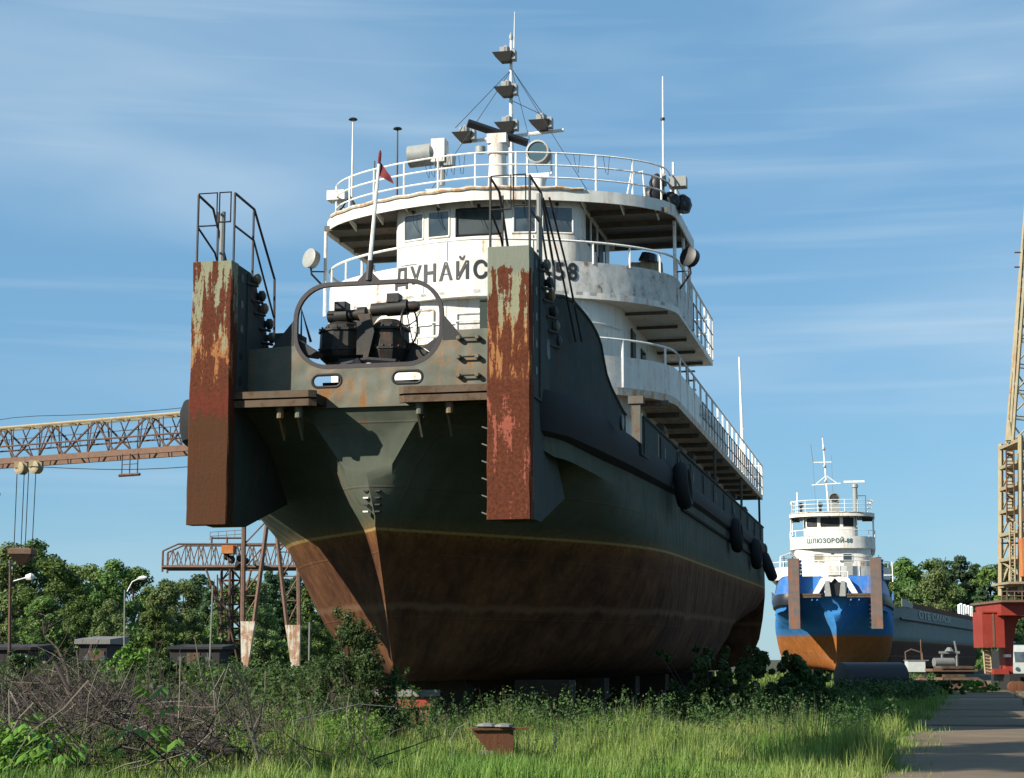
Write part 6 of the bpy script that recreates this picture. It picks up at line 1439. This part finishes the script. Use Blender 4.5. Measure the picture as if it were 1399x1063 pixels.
def reg_mid(g, n):
    y = 34 + 36 * g.random(n) ** 1.2; x = (g.random(n) * 0.64 - 0.32) * y; P = off_road(np.stack([x, y], 1))
    lx = (P[:, 0] - O_SHIP[0]) * math.cos(AL) - (P[:, 1] - O_SHIP[1]) * math.sin(AL); ly = (P[:, 0] - O_SHIP[0]) * math.sin(AL) + (P[:, 1] - O_SHIP[1]) * math.cos(AL)
    return P[~((abs(lx + 0.3) < 3.6) & (ly > 5) & (ly < 41))]
def reg_far(g, n):
    y = 68 + 90 * g.random(n); x = (g.random(n) * 0.64 - 0.32) * y; return off_road(np.stack([x, y], 1))
blades('grass', 150000, reg_near, 0.16, 0.44, 0.0055, 'grass', 1, 'tall lit meadow grass across the foreground')
blades('grass', 26000, reg_tuft, 0.35, 0.72, 0.006, 'grass', 15, 'taller pale tufts standing out of the foreground grass', 0.3, 0.7)
blades('grass', 80000, reg_mid, 0.2, 0.55, 0.012, 'grass', 2, 'meadow grass round the big tug and behind the brush')
blades('grass', 60000, reg_far, 0.3, 0.75, 0.03, 'grass', 3, 'far rough grass of the yard')
def reg_edge(g, n):
    y = 20 + 60 * g.random(n) ** 1.5; x = 4.4 + (y - 22) * 0.262 + g.normal(-0.2, 0.35, n) + 0.2 * np.sin(y * 0.9); return np.stack([x, y], 1)
blades('grass', 14000, reg_edge, 0.06, 0.26, 0.007, 'grass', 4, 'short grass creeping over the road edge')
def reg_joint(g, n):
    k_ = g.integers(0, 9, n); y = k_ * 6.1 + g.normal(0, 0.05, n); u = g.random(n) * 12
    return np.stack([base.x + rd_dir.x * y + rd_n.x * u, base.y + rd_dir.y * y + rd_n.y * u], 1)
# weed stalks with seed heads standing against the dark underside
def reg_weed(g, n):
    y = 26.8 + 7.5 * g.random(n); x = (g.random(n) * 0.46 - 0.26) * y; return off_road(np.stack([x, y], 1))
blades('weeds', 1700, reg_weed, 0.55, 1.0, 0.0045, 'weed', 7, 'tall dry weed stalks before the dark space under the tug', 0.16, cat='weeds')
g_ = np.random.default_rng(5); pts = reg_weed(g_, 900); C = []
hh = g_.uniform(0.5, 0.95, len(pts))
Cc = np.concatenate([np.stack([pts[:, 0], pts[:, 1], gh(pts[:, 0], pts[:, 1]) + hh * (0.7 + 0.1 * j)], 1) for j in range(4)])
leaf_cloud('weeds', Cc, np.full(len(Cc), 0.05), 10000, 0.024, 'bush', 8, kind='stuff', droop=0.2, flat=1.8)
D.objects[COL.objects[-1].name]['label'] = 'leafy weed tops among the tall foreground grass'; COL.objects[-1]['category'] = 'weeds'
# brush pile
g = random.Random(9); mb = MB(); mbd = MB(); mbp = MB()
def stick(m, c, L, r, bendy=0.25):
    a = g.uniform(0, 2 * PI); el = g.gauss(0.25, 0.45); d = Vector((math.cos(a) * math.cos(el), math.sin(a) * math.cos(el) * 0.7, math.sin(el))); p = Vector(c) - d * L / 2; pts = [p.copy()]
    for k_ in range(4):
        d = (d + Vector((g.gauss(0, bendy), g.gauss(0, bendy), g.gauss(0, bendy)))).normalized(); p = p + d * L / 4; pts.append(p.copy())
    if min(q_.z for q_ in pts) < GZ - 0.1: 
        dz = GZ - 0.1 - min(q_.z for q_ in pts); pts = [q_ + Vector((0, 0, dz)) for q_ in pts]
    m.tube(pts, r, 3, r * 0.35, caps=False)
for k_ in range(4600):
    y = g.uniform(22.3, 34); px = g.gauss(200, 150) if k_ % 3 else g.gauss(80, 60)
    if px > 500: continue
    x = (px - 699.5) / 2400 * y; hmax = 1.0 * max(0.1, 1 - abs(px - 170) / 360) + (0.5 if px < 120 and y > 28 else 0)
    stick((mb, mbd, mb, mbp, mb)[k_ % 5], (x, y, GZ + g.random() ** 1.3 * hmax), g.uniform(0.5, 1.7), g.uniform(0.004, 0.012))
o = mb.build('brush_pile', 'stick', None); o['kind'] = 'stuff'; tag(o, 'tangled pile of grey brown brushwood in the left foreground', 'brushwood')
for k_ in range(230):
    y = g.uniform(21.8, 25); px = g.gauss(250, 120)
    if px < 520: stick((mbd, mb, mbp)[k_ % 3], ((px - 699.5) / 2400 * y, y, GZ + g.random() * 0.45 * max(0.25, 1 - abs(px - 200) / 300)), g.uniform(0.8, 2.0), g.uniform(0.009, 0.02), 0.3)
o = mbp.build('brush_pile', 'stick_pale', None); o['kind'] = 'stuff'; tag(o, 'bleached pale twigs mixed through the brushwood pile', 'brushwood')
o = mbd.build('brush_pile', 'stick_dark', None); o['kind'] = 'stuff'; tag(o, 'darker twigs mixed through the brushwood pile', 'brushwood')
cs = []
for k_ in range(150):
    y = g.uniform(22.5, 31); px = g.uniform(-10, 520); cs.append(((px - 699.5) / 2400 * y, y, GZ + g.uniform(0.1, 0.65)))
o = leaf_cloud('scrub', cs, [g.uniform(0.08, 0.22) for _ in cs], 12000, 0.03, 'bright_leaf', 96, kind='stuff', flat=1.2, aspect=0.45); tag(o, 'fresh green weeds growing up through the brushwood', 'weeds')
def branch(label, pix, r, mat, Y0=24.0, r2=None, twigs=6):
    pts = [wp_(px, py, Y0 + dy) for px, py, dy in pix]; o_ = thing('fallen_branch', label, 'branch', (pts[0].x, pts[0].y, pts[0].z)); b0_ = pts[0]
    loc = [p - b0_ for p in pts]; MB().tube(loc, r, 7, r2 or r * 0.5).build('limb', mat, o_, True)
    tw = MB()
    for k_ in range(twigs):
        i_ = g.randrange(1, len(loc)); a = loc[i_]; tw.tube([a, a + Vector((g.uniform(-.3, .3), g.uniform(-.2, .2), g.uniform(0.05, .35))), a + Vector((g.uniform(-.5, .5), g.uniform(-.3, .3), g.uniform(0.2, .6)))], r * 0.35, 4, r * 0.12)
    tw.build('twigs', mat, o_)
branch('dark curved branch sloping down right across the brushwood pile', [(75, 905, 1), (95, 945, .6), (112, 968, .4), (123, 985, .2), (150, 1003, 0), (178, 1022, -.3)], 0.03, 'stick_dark', 24, 0.022)
branch('dark horizontal branch reaching left from the fork in the pile', [(0, 1000, 0), (25, 1008, 0), (60, 1000, 0), (95, 990, .1), (120, 985, .2)], 0.016, 'stick_dark', 23.8, 0.028, 4)
branch('thin bare branch rising behind the pile, left', [(95, 945, 3), (92, 915, 3.2), (78, 885, 3.5), (60, 868, 3.6)], 0.028, 'stick', 25.5, 0.01, 10)
branch('pale bent dead stem arching in the grass left of the bush', [(400, 985, 0), (440, 975, .4), (490, 962, .6), (540, 966, .8)], 0.010, 'roofing', 25.5, 0.005, 2)
branch('thin pale stem arching left of the rusty pedestal', [(614, 1063, 0), (618, 1030, 0), (616, 1010, 0), (624, 995, 0), (641, 987, 0)], 0.008, 'roofing', 25.5, 0.005, 0)
for i, (p0, p1, r_, lab) in enumerate((((84, 1026), (150, 1060), 0.115, 'thick cut log low in the left foreground with a pale cut end'), ((246, 1009), (325, 1030), 0.075, 'dark cut log with pale end lying in the middle of the brushwood'))):
    a = wp_(*p0, 23.3); b = wp_(*p1, 22.6); t = thing('cut_log', lab, 'log', (a.x, a.y, a.z), 0, 'logs in the brush pile')
    d = b - a; MB().tube([(0, 0, 0), d * 0.5 + Vector((0, 0, 0.02)), d], r_, 12, r_ * 1.1).build('bark', 'stick_dark', t, True)
    MB().lathe([(r_ * 0.9, 0), (r_ * 0.88, 0.006)], (0, 0, 0), tuple(-d), 12).build('cut_face', 'cutwood', t)
# young leafy shoots: pinnate leaves, each leaf its own face
def shoot(px, pyb, pyt, Y, label, nlev, L, seed, mat='bright_leaf', parts=True):
    g2 = random.Random(seed); a = wp_(px, pyt, Y); zb = float(gh(a.x, Y)) - 0.03; H = a.z - zb
    t = thing('sapling', label, 'sapling', (a.x, Y, zb)); pts = [(0, 0, 0), (g2.uniform(-.03, .03), 0, H * 0.5), (g2.uniform(-.02, .02), 0, H)]
    MB().tube(pts, 0.007, 5, 0.003).build('stem', 'weed', t)
    base_me = None; n = 0
    for k_ in range(nlev):
        z = H * (1 - 0.62 * k_ / nlev); rot = g2.uniform(0, PI)
        for j in range(2):
            an = rot + j * PI + g2.uniform(-.3, .3); d = Vector((math.cos(an), math.sin(an), 0.35)); p = Vector((0, 0, z)); tip = p + d * L * 0.9
            for m_ in range(5):
                q_ = p + d * L * (0.35 + 0.16 * m_); la = an + ((-1) ** m_) * 0.75 if m_ < 4 else an
                ld_ = Vector((math.cos(la), math.sin(la), -0.55)).normalized(); s_ = L * g2.uniform(0.45, 0.62); n_ = ld_.cross(Vector((0, 0, 1))).normalized(); up = n_.cross(ld_)
                vs = [q_, q_ + ld_ * s_ * 0.35 + n_ * s_ * 0.2 - up * 0.01, q_ + ld_ * s_ * 0.35 - n_ * s_ * 0.2 - up * 0.01, q_ + ld_ * s_ * 0.4, q_ + ld_ * s_ * 0.75 + n_ * s_ * 0.12 - Vector((0, 0, 0.05 * s_)), q_ + ld_ * s_ * 0.75 - n_ * s_ * 0.12 - Vector((0, 0, 0.05 * s_)), q_ + ld_ * s_ - Vector((0, 0, 0.12 * s_))]
                lf = MB().add(vs, [(0, 3, 1), (0, 2, 3), (1, 3, 4), (3, 2, 5), (3, 5, 4), (4, 5, 6)]).build('leaf', mat, t); n += 1
shoot(208, 1063, 950, 21.6, 'tall bright green sapling standing in front of the brushwood pile', 3, 0.36, 1)
shoot(185, 1063, 1005, 21.2, 'shorter bright sapling at the foot of the tall one', 2, 0.36, 2)
shoot(228, 1063, 1020, 21.0, 'low bright sapling right of the other saplings', 2, 0.34, 12)
for i, (px, py) in enumerate(((15, 985), (48, 1000), (80, 1015), (30, 1030), (66, 1040))):
    shoot(px, 1063, py, 22.3 - 0.2 * i, ('bright sapling at the left edge, tallest of the corner group', 'bright sapling second from the left in the corner group', 'rightmost bright sapling of the left corner group', 'low bright sapling in front in the left corner', 'lowest bright sapling beside the thick cut log')[i], 4, 0.32, 30 + i)
cf_c = [(wp_(px, 0, 22.6).x, 22.6 + rnd.uniform(-1, .8), GZ + rnd.uniform(0.1, 0.62)) for px in [rnd.uniform(-10, 115) for _ in range(60)]]
o = leaf_cloud('ground_cover', cf_c, np.full(60, 0.16), 2600, 0.045, 'bright_leaf', 55, kind='stuff', flat=0.6); tag(o, 'bright leafy ground cover in the lower left corner', 'ground cover')
# violet bugloss spike in the grass
t = thing('wildflower', 'single violet flower spike in the grass right of the rusty pedestal', 'flower', (wp_(759, 1040, 24.6).x, 24.6, GZ))
MB().tube([(0, 0, 0), (0.01, 0, 0.5)], 0.005, 5).build('stem', 'weed', t)
mb = MB()
for k_ in range(26): mb.lathe([(0.004, 0), (0.012, 0.01), (0.004, 0.02)], (0.02 * math.cos(k_ * 2.4), 0.02 * math.sin(k_ * 2.4), 0.16 + k_ * 0.014), (math.cos(k_ * 2.4), math.sin(k_ * 2.4), 0.3), 5)
mb.build('blossom', 'violet', t)
